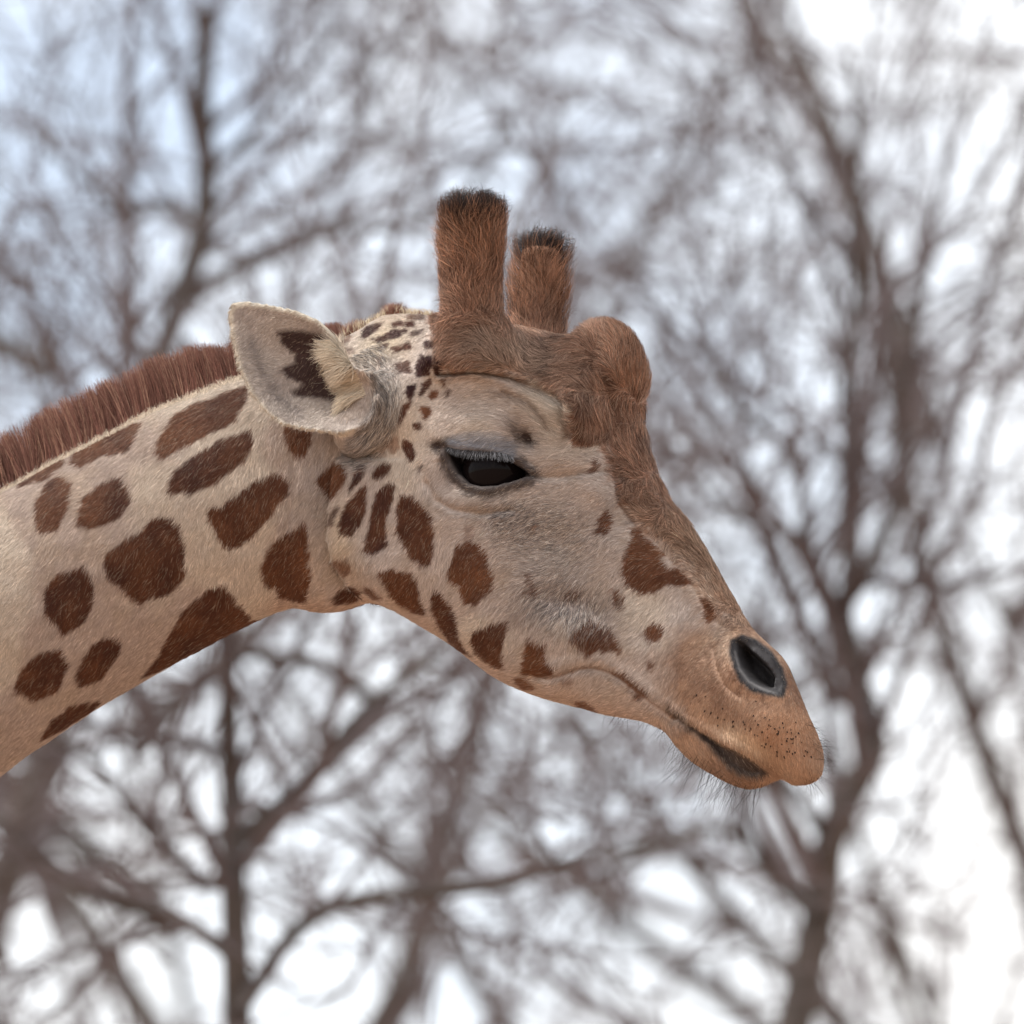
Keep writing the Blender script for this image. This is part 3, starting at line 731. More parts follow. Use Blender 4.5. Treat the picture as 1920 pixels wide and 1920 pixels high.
gx, gy, gz = np.meshgrid(np.arange(-4.2, 0, .24), np.arange(-.8, .9, .24), np.arange(-4.8, .4, .24), indexing='ij')
cells = np.stack([gx, gy, gz], -1).reshape(-1, 3) + r2.uniform(-.1, .1, (gx.size, 3))
colr = np.empty((len(bp_), 3))
for i0 in range(0, len(bp_), 4000):
    dd = np.sort(np.linalg.norm(bp_[i0:i0 + 4000, None] - cells[None], axis=-1), axis=1)
    e = dd[:, 1] - dd[:, 0]
    t = sstep(0.03, 0.045, e) * sstep(-3.6, -3.0, bp_[i0:i0 + 4000, 2])
    colr[i0:i0 + 4000] = np.array((0.405, 0.315, 0.26)) * (1 - t[:, None]) + np.array((0.11, 0.044, 0.024)) * t[:, None]
torso = mesh_obj('torso', to_world(bp_), bq_, m_skin)
attr(torso, 'pigment', 'FLOAT_COLOR', 'POINT', np.concatenate([colr, np.ones((len(colr), 1))], 1))
attr(torso, 'moist', 'FLOAT', 'POINT', np.zeros(len(colr)))
# one continuous body mesh: append the torso to it
with bpy.context.temp_override(active_object=body, object=body, selected_objects=[body, torso], selected_editable_objects=[body, torso]):
    bpy.ops.object.join()

# ------------------------------------------------------------------ hair
TRI = np.concatenate([Q[:, [0, 1, 2]], Q[:, [0, 2, 3]]])
tn_ = np.cross(P[TRI[:, 1]] - P[TRI[:, 0]], P[TRI[:, 2]] - P[TRI[:, 0]])
TA = np.linalg.norm(tn_, axis=1) * 0.5
TC = P[TRI].mean(1)
TX, TY = photo(TC[:, 0], np.abs(TC[:, 1]), TC[:, 2])
hr = np.random.default_rng(21)

def roots(count, weight):
    w = TA * weight
    cs = np.cumsum(w); cs /= cs[-1]
    t = np.searchsorted(cs, hr.random(count))
    a = hr.random(count); b = hr.random(count)
    f = a + b > 1; a[f] = 1 - a[f]; b[f] = 1 - b[f]
    T = TRI[t]
    bc = np.stack([1 - a - b, a, b], -1)
    p = (P[T] * bc[..., None]).sum(1)
    n = (N[T] * bc[..., None]).sum(1); n /= np.maximum(np.linalg.norm(n, axis=1), 1e-9)[:, None]
    return p, n, T[:, 0]

def hair_obj(name, pts, rad, col, nrm, material=m_fur):
    """pts (n, k, 3) in the local frame; rad (n, k); col (n, 3); nrm (n, 3)"""
    n, k = pts.shape[:2]
    hc = bpy.data.hair_curves.new(name)
    hc.add_curves([k] * n)
    hc.attributes['position'].data.foreach_set('vector', np.ascontiguousarray(to_world(pts), np.float32).ravel())
    o = bpy.data.objects.new(name, hc); root_col.objects.link(o); o.parent = giraffe
    if 'radius' not in hc.attributes:
        hc.attributes.new('radius', 'FLOAT', 'POINT')
    hc.attributes['radius'].data.foreach_set('value', np.ascontiguousarray(rad, np.float32).ravel())
    attr(o, 'pigment', 'FLOAT_COLOR', 'CURVE', np.concatenate([np.clip(col, 0, 1), np.ones((n, 1))], 1))
    attr(o, 'skin_normal', 'FLOAT_VECTOR', 'CURVE', dir_world(nrm))
    hc.materials.append(material)
    return o

FLOW = np.array([(120, 1000, -.55, .8), (300, 900, -.5, .85), (300, 1150, -.55, .8), (500, 1000, -.45, .9), (560, 850, -.3, .95), (650, 1000, -.55, .8), (800, 1050, -.55, .8), (760, 900, -.3, .9), (900, 1150, -.7, .65), (1000, 1040, -.95, .15),
                 (1000, 1200, -.7, .7), (1100, 1150, -.3, 1), (1150, 1150, -.6, .8), (1250, 1150, -.45, .9), (1180, 1020, -.9, .4), (1250, 1060, -.8, .4), (1400, 1400, -.1, 1), (1500, 1430, .15, 1), (1450, 1330, -.5, .75), (1320, 1280, -.6, .7),
                 (1260, 960, -.85, .1), (1200, 860, -.9, -.1), (1330, 1110, -.8, .3), (1190, 690, .3, -.9), (1130, 640, -.6, -.7), (1120, 720, -.7, .5), (1100, 790, .1, 1), (1030, 680, -.95, .2), (950, 660, -.92, .38), (880, 660, -.9, .45),
                 (880, 770, -.95, .3), (980, 760, -.85, -.35), (1050, 790, -.8, -.4), (1060, 860, -.95, .25), (1120, 930, -.9, .25), (900, 950, -.8, .35), (800, 860, -.6, .7), (820, 760, -.9, .3), (1000, 1290, -.85, .4), (1150, 1310, -.8, .45),
                 (1330, 1430, .2, 1), (1400, 1460, .35, .95), (740, 640, -.7, .5), (700, 760, .0, 1), (1090, 1240, -.5, .8), (640, 1130, -.6, .6), (500, 640, -.6, .3)], float)
def flow(X, Y):
    dx = np.zeros(X.shape); dy = np.zeros(X.shape); w = np.zeros(X.shape)
    for cx, cy, fx, fy in FLOW:
        k = 1.0 / ((X - cx) ** 2 + (Y - cy) ** 2 + 500) ** 1.6
        dx += k * fx; dy += k * fy; w += k
    return np.arctan2(dy, dx)

def strand(p, n, ang, length, tilt, k=4, bend=0.5, curl=None):
    """ang in photograph axes (y down)"""
    s_ = np.sign(p[:, 1])
    t = np.stack([np.cos(ang), np.zeros(len(ang)), -np.sin(ang)], -1)
    t = t - (t * n).sum(1)[:, None] * n
    t /= np.maximum(np.linalg.norm(t, axis=1), 1e-6)[:, None]
    b = np.cross(n, t)
    out = []
    for i in range(k):
        x = i / (k - 1)
        q = p + (length * x)[:, None] * (t * np.sqrt(np.maximum(1 - tilt ** 2, 0))[:, None] + n * (tilt * (1 - bend * x))[:, None])
        if curl is not None:
            q = q + b * (curl * length * x * x)[:, None]
        out.append(q)
    return np.stack(out, 1)

def taper(n, k, r, tip=0.25):
    return r[:, None] * np.linspace(1, tip, k)[None, :]

# --- coat
near = np.where(TC[:, 1] > -0.01, 1.0, 0.22)
skip = (poly_sd(EYE, TX, TY, 60) < 2) | (poly_sd(NOS, TX, TY, 60) < -2)
dens = near * np.where(skip, 0, 1) * np.where(TX < -325, 0, 1) * np.where(TX < -10, .4, 1)
NH = 420000
p, n, vi = roots(NH, dens)
X, Y = photo(p[:, 0], np.abs(p[:, 1]), p[:, 2])
plate = sstep(8, -8, poly_sd(PLATE, X, Y, 60))
osc = plate * sstep(640, 540, Y) * (X < 1075)
muz = sstep(10, -30, poly_sd(MUZ, X, Y, 80))
earm = ear_m[vi]
wzm = wz[vi]
ang = flow(X, Y)
swirl = (fbm(X / 38, Y / 38, 77, 2) - .5)
ang = ang + swirl * (0.9 + 2.6 * plate * (1 - osc)) + hr.normal(0, 0.16, NH)
ao = -math.pi / 2 + (X - 885) / 110 + hr.normal(0, .35, NH) + swirl * 1.6
ang = np.where(osc > .35 + .3 * hr.random(NH), ao, ang)
ang = np.where(wzm > .3, np.arctan2((X - 640), -(Y - 748) * .8) + hr.normal(0, .10, NH), ang)
length = 0.0062 + 0.0015 * sstep(650, 500, X) + 0.009 * sstep(-2, -38, poly_sd(PLATE, X, Y, 60)) * sstep(1150, 950, Y) + 0.004 * blob(X, Y, 1050, 820, 120, 60) + .003 * blob(X, Y, 1050, 1150, 120, 90)
length *= 1 - .5 * sstep(850, 810, X) * sstep(640, 660, X) * sstep(880, 840, Y) * (1 - plate)
length = length + .007 * wzm + osc * (0.002 + 0.013 * sstep(600, 480, Y) + .004 * sstep(440, 400, Y)) * (.5 + .8 * fbm(X / 16, Y / 16, 88, 2))
length = length + .004 * blob(X, Y, 1430, 1450, 90, 35, 20) + .003 * blob(X, Y, 1390, 1395, 80, 16, 32) + .003 * blob(X, Y, 1310, 1430, 60, 22, 35)
length = length * (1 - 0.25 * muz) * (1 - 0.45 * earm) * (0.6 + 0.8 * hr.random(NH))
es = poly_sd(EYE, X, Y, 60)
length *= 0.45 + 0.55 * sstep(4, 30, es)
length *= 0.55 + 0.45 * sstep(2, 20, poly_sd(NOS, X, Y, 60))
tilt = np.clip(0.2 + 0.13 * plate + 0.36 * osc + 0.30 * osc * sstep(430, 390, Y) + hr.normal(0, .07, NH), 0.05, 0.95)
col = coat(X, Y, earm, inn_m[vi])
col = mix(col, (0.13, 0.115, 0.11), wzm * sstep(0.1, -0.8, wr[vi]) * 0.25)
# streaky clumps and single hairs
ca, sa_ = np.cos(ang), np.sin(ang)
al = X * ca + Y * sa_; ac = -X * sa_ + Y * ca
clump = fbm(al / 26, ac / 5.5, 91, 2)
bri = (0.50 + 1.0 * clump) * np.exp(hr.normal(0, 0.30, NH))
grey = wzm * .9 + blob(X, Y, 1030, 1000, 120, 75, 15) * .8 + blob(X, Y, 1060, 1140, 110, 50, 10) * .9 + blob(X, Y, 960, 970, 60, 40) * .5
pick = hr.random(NH)
col = mix(col, (0.10, 0.088, 0.085), np.where(pick < .46, np.clip(grey, 0, .85), 0))
col = mix(col, (0.60, 0.55, 0.49), np.where(pick > .84, np.clip(grey, 0, .7), 0))
bri = np.maximum(1 + (bri - 1) * (0.7 + 0.6 * plate + .4 * osc), .10)
col = col * bri[:, None]
pk = hr.random(NH)
col = mix(col, (0.43, 0.29, 0.205), np.where(pk < .20, plate * (1 - .5 * osc) * .7, 0))
col = mix(col, (0.07, 0.036, 0.026), np.where(pk > .80, plate * .7, 0))
pale = (hr.random(NH) < 0.08) & (plate < .5)
col[pale] = col[pale] * 0.6 + np.array((0.50, 0.40, 0.30)) * 0.4
topk = osc * sstep(446, 402, Y + hr.normal(0, 14, NH))
col = mix(col, (0.02, 0.015, 0.014), topk * .95)
rad = np.full(NH, 0.00021) * (0.7 + 0.6 * hr.random(NH))
pts = strand(p, n, ang, length, tilt, 4, 0.55, hr.normal(0, .12, NH) + swirl * .5 * plate)
hair_obj('coat_fur', pts, taper(NH, 4, rad), col, n)

# --- black tuft on the horn tips
w = (np.where((TY < 402) & (TX > 800) & (TX < 960), 1.0, 0))
p, n, vi = roots(4200, w * np.where(np.abs(TC[:, 1]) > .05, 1, 0))
k_ = len(p)
ln = 0.012 + 0.022 * hr.random(k_) ** 1.5
xo = photo(p[:, 0], np.abs(p[:, 1]), p[:, 2])[0]
ln *= .55 + .9 * fbm(xo / 11, xo * 0, 68, 2)
X, Y = photo(p[:, 0], np.abs(p[:, 1]), p[:, 2])
pts = strand(p, n, -math.pi / 2 + (X - 885) / 160 + hr.normal(0, .25, k_), ln, np.clip(.55 + hr.normal(0, .15, k_), .1, .95), 5, .3, hr.normal(0, .1, k_))
colt = np.where(hr.random(k_)[:, None] < .92, np.array((0.018, 0.014, 0.014)), np.array((0.20, 0.09, 0.045))) * np.exp(hr.normal(0, .2, k_))[:, None]
hair_obj('horn_tuft', pts, taper(k_, 5, np.full(k_, .00024)), colt, n)

# --- mane
mw = (np.abs(TC[:, 1]) < 0.014) & (tn_[:, 2] > 0) & (TX < 640) & (TX > -325) & (TY < 1250)
p, n, vi = roots(33000, mw.astype(float))
k_ = len(p)
X, Y = photo(p[:, 0], np.abs(p[:, 1]), p[:, 2])
tu = fbm(X / 14, X * 0, 61, 2)
ln = np.interp(X, [-330, 226, 340, 440, 560, 640], [.060, .056, .056, .043, .034, .018]) * (0.75 + 0.22 * hr.random(k_) + .16 * tu)
ang = np.radians(-97) + (fbm(X / 16, X * 0 + 3, 63, 2) - .5) * .5 + hr.normal(0, .07, k_)
pts = strand(p, n, ang, ln, np.full(k_, 0.0), 5, 0, hr.normal(0, .05, k_))
up = np.stack([np.cos(ang), hr.normal(0, .10, k_) + np.sign(p[:, 1]) * .03, -np.sin(ang)], -1)
for i in range(5):
    x = i / 4
    pts[:, i] = p + up * (ln * x)[:, None] + np.array([-1.0, 0, 0]) * (ln * .12 * x * x)[:, None]
cm = np.array((0.175, 0.082, 0.060)) * np.exp(hr.normal(0, .28, k_))[:, None] * (0.75 + .6 * fbm(X / 10, X * 0 + 7, 65, 2))[:, None]
lt = hr.random(k_) < .12
cm[lt] = np.array((0.42, 0.25, 0.17))
mn = np.tile(np.array([0.0, 1.0, 0.25]), (k_, 1)); mn /= np.linalg.norm(mn[0])
hair_obj('mane', pts, taper(k_, 5, np.full(k_, .00026)), cm, mn)

# --- pale fringe at the foot of the mane
mw = (np.abs(TC[:, 1]) > 0.012) & (np.abs(TC[:, 1]) < 0.030) & (tn_[:, 2] > 0) & (TX < 640) & (TX > -325) & (TY < 1250)
p, n, vi = roots(9000, mw.astype(float))
k_ = len(p)
pts = strand(p, n, np.radians(-105) + hr.normal(0, .3, k_), .008 + .009 * hr.random(k_), np.clip(.45 + hr.normal(0, .15, k_), .1, .9), 4, .3)
hair_obj('mane_fringe', pts, taper(k_, 4, np.full(k_, .0002)), np.array((.50, .40, .30)) * np.exp(hr.normal(0, .25, k_))[:, None], n)

# --- crest hair between ears and horns
mw = (np.abs(TC[:, 1]) < 0.016) & (tn_[:, 2] > 0) & (TX > 640) & (TX < 815) & (TY < 660)
p, n, vi = roots(3000, mw * (0.15 + np.exp(-((TX - 737) / 14) ** 2) + .6 * np.exp(-((TX - 660) / 22) ** 2)))
k_ = len(p)
X, Y = photo(p[:, 0], np.abs(p[:, 1]), p[:, 2])
ln = (0.008 + 0.007 * np.exp(-((X - 737) / 14) ** 2) + .008 * np.exp(-((X - 655) / 25) ** 2)) * (.6 + .7 * hr.random(k_))
pts = strand(p, n, np.radians(-100) + hr.normal(0, .3, k_), ln, np.full(k_, .85), 4, .2)
cm = np.where((hr.random(k_) < .3 + .6 * np.exp(-((X - 737) / 16) ** 2) + .5 * np.exp(-((X - 655) / 25) ** 2))[:, None], np.array((.16, .06, .035)), np.array((.6, .47, .31)))
hair_obj('crest_hair', pts, taper(k_, 4, np.full(k_, .0002)), cm, n)

# --- ear tufts
TUFT = [(618, 632), (640, 655), (668, 692), (690, 740), (668, 752), (645, 742), (628, 700), (612, 660)]
mw = (poly_sd(TUFT, TX, TY, 60) < 0) & (np.abs(TC[:, 1]) > .085) & (tn_[:, 1] * np.sign(TC[:, 1]) > 0)
p, n, vi = roots(7500, mw.astype(float))
k_ = len(p)
X, Y = photo(p[:, 0], np.abs(p[:, 1]), p[:, 2])
ln = (0.022 + .020 * hr.random(k_)) * (0.75 + .5 * fbm(X / 12, Y / 12, 71, 2))
ang = np.radians(158) + (Y - 690) / 260 * -1 + (fbm(X / 14, Y / 14, 73, 2) - .5) * 1.0 + hr.normal(0, .12, k_)
pts = strand(p, n, ang, ln, np.clip(.45 + hr.normal(0, .12, k_), .1, .8), 5, .6, hr.normal(0, .1, k_))
cm = np.array((0.60, 0.50, 0.38)) * np.exp(hr.normal(0, .2, k_))[:, None]
hair_obj('ear_tuft', pts, taper(k_, 5, np.full(k_, .00022)), cm, n)

# --- eyelashes
def on_lid(path, cnt, lift):
    a = np.array(path, float)
    t = np.sort(hr.random(cnt)) * (len(a) - 1); i = np.minimum(t.astype(int), len(a) - 2); f = (t - i)[:, None]
    xy = a[i] * (1 - f) + a[i + 1] * f
    u, v = to_local(xy[:, 0], xy[:, 1], hh + lift)
    return xy, np.stack([u, np.full(cnt, hh + lift), v], -1)
xy, pe = on_lid([(842, 836), (862, 840), (892, 842), (922, 844), (945, 850), (962, 858)], 620, .004)
k_ = len(pe)
ln = (.009 + .008 * hr.random(k_)) * (.35 + .65 * np.sin(np.clip((xy[:, 0] - 838) / 128, 0.02, .98) * math.pi) ** .6)
ang = np.radians(92) + (908 - xy[:, 0]) / 160 + hr.normal(0, .22, k_)
dirs = np.stack([np.cos(ang) * .8, np.full(k_, .55), -np.sin(ang) * .8], -1)
L5 = []
for i in range(5):
    x = i / 4
    L5.append(pe + dirs * (ln * x)[:, None] + np.array([0, -.25, .0]) * (ln * x * x)[:, None])
pts = np.stack(L5, 1)
cm = np.where((hr.random(k_) < .45)[:, None], np.array((.17, .165, .17)), np.array((.025, .022, .022))) * np.exp(hr.normal(0, .3, k_))[:, None]
pts2 = pts.copy(); pts2[..., 1] *= -1
nn = np.tile(np.array([0, .8, .6]), (k_, 1)); nn2 = nn * np.array([1, -1, 1])
hair_obj('eyelashes', np.concatenate([pts, pts2]), taper(2 * k_, 5, np.full(2 * k_, .00022)), np.concatenate([cm, cm]), np.concatenate([nn, nn2]))

# --- dark bristle stubs on the upper lip
fo = np.array(FOLL); d2 = ((TX[:, None].astype(np.float32) - fo[None, :, 0]) ** 2 + (TY[:, None].astype(np.float32) - fo[None, :, 1]) ** 2)
pf, nf = [], []
for sg_ in (1, -1):
    ok = np.where((TC[:, 1] * sg_ > 0)[:, None], d2, 1e9)
    ti = ok.argmin(0); pf.append(TC[ti]); nf.append(N[TRI[ti, 0]])
p = np.concatenate(pf); n = np.concatenate(nf); k_ = len(p)
del d2
pts = strand(p, n, np.full(k_, math.pi / 2) + hr.normal(0, .4, k_), .0022 + .002 * hr.random(k_), np.full(k_, .8), 4, .3)
hair_obj('lip_bristles', pts, taper(k_, 4, .00075 + .0004 * hr.random(k_), .4), np.tile(np.array((.02, .012, .01)), (k_, 1)), n)

# --- whiskers on chin and lip
def whisk(poly, cnt, a0, a1, l0, l1, sp_):
    mw_ = (poly_sd(poly, TX, TY, 60) < 0)
    p, n, vi = roots(cnt, mw_.astype(float))
    X, Y = photo(p[:, 0], np.abs(p[:, 1]), p[:, 2])
    ln = l0 + (l1 - l0) * hr.random(cnt) ** 1.5
    an = np.radians(a0 + (a1 - a0) * hr.random(cnt))
    d = np.stack([np.cos(an), hr.normal(0, .3, cnt), -np.sin(an)], -1) * .75 + n * .45
    d /= np.linalg.norm(d, axis=1)[:, None]
    cv = hr.normal(0, .35, cnt)
    L_ = []
    for i in range(7):
        x = i / 6
        L_.append(p + d * (ln * x)[:, None] + np.stack([cv * ln * x * x, np.zeros(cnt), -.12 * ln * x * x], -1))
    return np.stack(L_, 1), n
A_, An = whisk([(1245, 1375), (1290, 1405), (1340, 1430), (1400, 1462), (1445, 1462), (1440, 1500), (1370, 1490), (1290, 1440), (1240, 1390)], 120, 90, 150, .016, .056, 0)
B_, Bn = whisk([(1505, 1350), (1560, 1350), (1560, 1480), (1500, 1480), (1520, 1420)], 60, -5, 70, .010, .026, 0)
C_, Cn = whisk([(1130, 1330), (1245, 1350), (1245, 1400), (1130, 1360)], 26, 110, 150, .01, .026, 0)
pts = np.concatenate([A_, B_, C_]); k_ = len(pts)
hair_obj('whiskers', pts, taper(k_, 7, np.full(k_, .00015), .2), np.tile(np.array((.03, .024, .024)), (k_, 1)), np.concatenate([An, Bn, Cn]))

# ------------------------------------------------------------------ ground
m_soil, n_, l_, b_ = mat('soil')
t1 = n_.new('ShaderNodeTexNoise'); t1.inputs['Scale'].default_value = 0.6; t1.inputs['Detail'].default_value = 8
rp = n_.new('ShaderNodeValToRGB')
rp.color_ramp.elements[0].color = (0.29, 0.19, 0.135, 1); rp.color_ramp.elements[1].color = (0.40, 0.285, 0.21, 1)
rp.color_ramp.elements[0].position = .35; rp.color_ramp.elements[1].position = .7
tg = n_.new('ShaderNodeTexCoord')
l_.new(tg.outputs['Object'], t1.inputs['Vector']); l_.new(t1.outputs['Fac'], rp.inputs['Fac']); l_.new(rp.outputs[0], b_.inputs['Base Color'])
b_.inputs['Roughness'].default_value = 0.95
gq = []
gx = np.concatenate([-np.geomspace(1500, 2, 24), [0], np.geomspace(2, 1500, 24)])
GX, GY = np.meshgrid(gx, gx, indexing='ij')
GZ = (fbm(GX / 9 + 50, GY / 9 + 50, 5, 3) - .5) * 0.5 * sstep(6, 30, np.hypot(GX, GY))
ng = len(gx)
gf = np.array([(i * ng + j, (i + 1) * ng + j, (i + 1) * ng + j + 1, i * ng + j + 1) for i in range(ng - 1) for j in range(ng - 1)])
ground = mesh_obj('ground', np.stack([GX, GY, GZ], -1).reshape(-1, 3), gf, m_soil)
ground['kind'] = 'structure'

# ------------------------------------------------------------------ bare trees
m_bark, n_, l_, b_ = mat('bark')
t1 = n_.new('ShaderNodeTexNoise'); t1.inputs['Scale'].default_value = 14; t1.inputs['Detail'].default_value = 6
rp = n_.new('ShaderNodeValToRGB')
rp.color_ramp.elements[0].color = (0.040, 0.032, 0.027, 1); rp.color_ramp.elements[1].color = (0.11, 0.086, 0.073, 1)
tg = n_.new('ShaderNodeTexCoord'); bpb = n_.new('ShaderNodeBump'); bpb.inputs['Strength'].default_value = .6; bpb.inputs['Distance'].default_value = .02
l_.new(tg.outputs['Object'], t1.inputs['Vector']); l_.new(t1.outputs['Fac'], rp.inputs['Fac']); l_.new(rp.outputs[0], b_.inputs['Base Color'])
l_.new(t1.outputs['Fac'], bpb.inputs['Height']); l_.new(bpb.outputs[0], b_.inputs['Normal'])
b_.inputs['Roughness'].default_value = 0.9
m_twig, n_, l_, b_ = mat('twig_bark')
oi = n_.new('ShaderNodeTexNoise'); oi.inputs['Scale'].default_value = 2.5
rp = n_.new('ShaderNodeValToRGB')
rp.color_ramp.elements[0].color = (0.072, 0.054, 0.054, 1); rp.color_ramp.elements[1].color = (0.138, 0.108, 0.110, 1)
tg = n_.new('ShaderNodeTexCoord')
l_.new(tg.outputs['Object'], oi.inputs['Vector']); l_.new(oi.outputs['Fac'], rp.inputs['Fac']); l_.new(rp.outputs[0], b_.inputs['Base Color'])
b_.inputs['Roughness'].default_value = 0.8

CAM = C0 - D * VIEW
def unproj(px, py, dep):
    d = VIEW + np.array([1.0, 0, 0]) * ((px - 960) * S / D) + UP * ((960 - py) * S / D)
    return CAM + d * (D + dep)

def tubes(segs, sides):
    """segs (n, 8): p0, p1, r0, r1 -> verts, quads"""
    a, b, r0, r1 = segs[:, 0:3], segs[:, 3:6], segs[:, 6], segs[:, 7]
    d = b - a; d /= np.maximum(np.linalg.norm(d, axis=1), 1e-9)[:, None]
    ref = np.where(np.abs(d[:, 2:3]) < .9, np.array([[0, 0, 1.0]]), np.array([[1.0, 0, 0]]))
    x = np.cross(d, ref); x /= np.linalg.norm(x, axis=1)[:, None]; y = np.cross(d, x)
    an = np.arange(sides) * 2 * math.pi / sides
    ring = x[:, None] * np.cos(an)[None, :, None] + y[:, None] * np.sin(an)[None, :, None]
    ext = d[:, None] * 0.0
    v0 = a[:, None] + ring * r0[:, None, None]; v1 = b[:, None] + ring * r1[:, None, None] + ext
    v = np.concatenate([v0, v1], 1).reshape(-1, 3)
    base = (np.arange(len(segs)) * 2 * sides)[:, None]
    j = np.arange(sides); j2 = (j + 1) % sides
    q = np.stack([base + j, base + j2, base + sides + j2, base + sides + j], -1).reshape(-1, 4)
    return v, q

def path_tube(pts, rads, sides):
    """continuous tube along a path"""
    pts = np.asarray(pts); n = len(pts)
    d = np.gradient(pts, axis=0); d /= np.linalg.norm(d, axis=1)[:, None]
    x = np.cross(d, np.array([0.3, 0.9, 0.2])); x /= np.linalg.norm(x, axis=1)[:, None]; y = np.cross(d, x)
    an = np.arange(sides) * 2 * math.pi / sides
    v = (pts[:, None] + (x[:, None] * np.cos(an)[None, :, None] + y[:, None] * np.sin(an)[None, :, None]) * np.asarray(rads)[:, None, None]).reshape(-1, 3)
    q = np.array([(i * sides + k, i * sides + (k + 1) % sides, (i + 1) * sides + (k + 1) % sides, (i + 1) * sides + k) for i in range(n - 1) for k in range(sides)])
    return v, q

def spline(pts, n):
    pts = np.asarray(pts, float); m = len(pts)
    ext = np.concatenate([[2 * pts[0] - pts[1]], pts, [2 * pts[-1] - pts[-2]]])
    t = np.linspace(0, m - 1 - 1e-6, n); i = t.astype(int); f = (t - i)[:, None]
    p0, p1, p2, p3 = ext[i], ext[i + 1], ext[i + 2], ext[i + 3]
    return 0.5 * ((2 * p1) + (-p0 + p2) * f + (2 * p0 - 5 * p1 + 4 * p2 - p3) * f ** 2 + (-p0 + 3 * p1 - 3 * p2 + p3) * f ** 3)

class Tree:
    def __init__(self, seed):
        self.r = np.random.default_rng(seed); self.limbs = []; self.small = []
    def rv(self, k=1.0):
        return self.r.normal(0, k, 3)
    def branch(self, p, d, length, r0, level, maxl):
        """wandering shoot; children along it"""
        n = 5 if level < maxl else 4
        pts = [p]; d = d / np.linalg.norm(d)
        for i in range(n):
            d = d + self.rv(.16) + np.array([0, 0, .07 if level < 3 else .02]); d /= np.linalg.norm(d)
            pts.append(pts[-1] + d * length / n)
        pts = np.array(pts)
        rad = r0 * np.linspace(1, .45 if level < maxl else .5, n + 1)
        for i in range(n):
            self.small.append((*pts[i], *pts[i + 1], rad[i], rad[i + 1]))
        if level < maxl:
            self.kids(pts, rad, length, level, maxl)
    def kids(self, pts, rad, length, level, maxl, cnt=None, lo=.15):
        cnt = cnt or {1: 7, 2: 5, 3: 3}.get(level, 3)
        for k in range(cnt):
            t = lo + (1 - lo) * (k + self.r.random()) / cnt
            x = min(t * (len(pts) - 1), len(pts) - 1.001); i = int(x); f = x - i
            p = pts[i] * (1 - f) + pts[i + 1] * f
            d = pts[i + 1] - pts[i]; d = d / np.linalg.norm(d)
            side = np.cross(d, self.rv()); side /= np.linalg.norm(side)
            a = self.r.uniform(.55, 1.1)
            nd = d * math.cos(a) + side * math.sin(a)
            rr_ = rad[i] * self.r.uniform(.42, .62)
            self.branch(p, nd, length * self.r.uniform(.38, .58) * (1.15 - .4 * t), max(rr_, .0028), level + 1, maxl)
    def limb(self, path, r0, r1, maxl=4, cnt=9, length=None, n=18, lo=.1):
        pts = spline(path, n); rad = np.linspace(r0, r1, n)
        self.limbs.append((pts, rad))
        L = np.linalg.norm(np.diff(pts, axis=0), axis=1).sum()
        self.kids(pts, rad, length or L, 1, maxl, cnt, lo)
    def build(self, trunk_pts, tr0, tr1, label, group, base):
        root = bpy.data.objects.new('bare_tree', None); root_col.objects.link(root)
        root.location = base
        root['label'] = label; root['category'] = 'tree'; root['group'] = group
        tp = spline(trunk_pts, 22); rad = np.linspace(tr0, tr1, 22); rad[0] *= 1.5; rad[1] *= 1.15
        v, q = path_tube(tp - base, rad, 12)
        mesh_obj('trunk', v, q, m_bark, root)
        for pts, rd in self.limbs:
            v, q = path_tube(pts - base, rd, 8)
            mesh_obj('limb', v, q, m_bark, root)
        sg = np.array(self.small); sg[:, 0:3] -= base; sg[:, 3:6] -= base
        big = sg[:, 6] > .006
        v1, q1 = tubes(sg[big], 5) if big.any() else (np.zeros((0, 3)), np.zeros((0, 4), int))
        v2, q2 = tubes(sg[~big], 3)
        cr_ = mesh_obj('crown', np.concatenate([v1, v2]), np.concatenate([q1, q2 + len(v1)]), m_twig, root)
        cr_['kind'] = 'stuff'
        return root, len(sg)

def random_tree(seed, base, height, label, group):
    T = Tree(seed); r = T.r
    base = np.array(base, float)
    tp = [base + np.array([0, 0, -.3])]
    for k in range(1, 6):
        tp.append(base + np.array([r.normal(0, .12) * k * .6, r.normal(0, .12) * k * .6, height * .72 * k / 5]))
    ts = spline(tp, 40)
    nl = 10
    for k in range(nl):
        f = .28 + .70 * (k + r.random() * .6) / nl
        p = ts[int(f * 39)]
        az = k * 2.4 + r.normal(0, .4); el = r.uniform(.45, 1.0)
        L = height * (.42 - .22 * f) * r.uniform(.85, 1.15) + .6
        d = np.array([math.cos(az) * math.cos(el), math.sin(az) * math.cos(el), math.sin(el)])
        path = [p]
        for j in range(3):
            d = d + r.normal(0, .16, 3) + np.array([0, 0, .1]); d /= np.linalg.norm(d)
            path.append(path[-1] + d * L / 3)
        T.limb(path, height * .0045 * (1.25 - .6 * f), .008, 4 if base[1] < 25 else 3, 7, L)
    return T.build(tp, height * .0058, .004, label, group, base)

TG = 'leafless trees behind the giraffe'
spots_ = [(-3.1, 16.5, 13.5, 'leafless tree whose fine twig sprays fill the sky above the ear'),
          (3.2, 19.0, 14.0, 'leafless tree with fine twigs filling the sky in front of the forehead'),
          (1.7, 27.0, 16.0, 'hazy leafless tree softly blurred behind the horns'),
          (-1.0, 31.0, 17.5, 'faint leafless tree with straight trunk, farthest back behind the neck')]
for i, (x, y, hgt, lab) in enumerate(spots_):
    random_tree(100 + i, (x, y, 0), hgt, lab, TG)

def photo_path(pl, dep, wob, r):
    return [unproj(a, b, dep + r.normal(0, wob)) for a, b in pl]
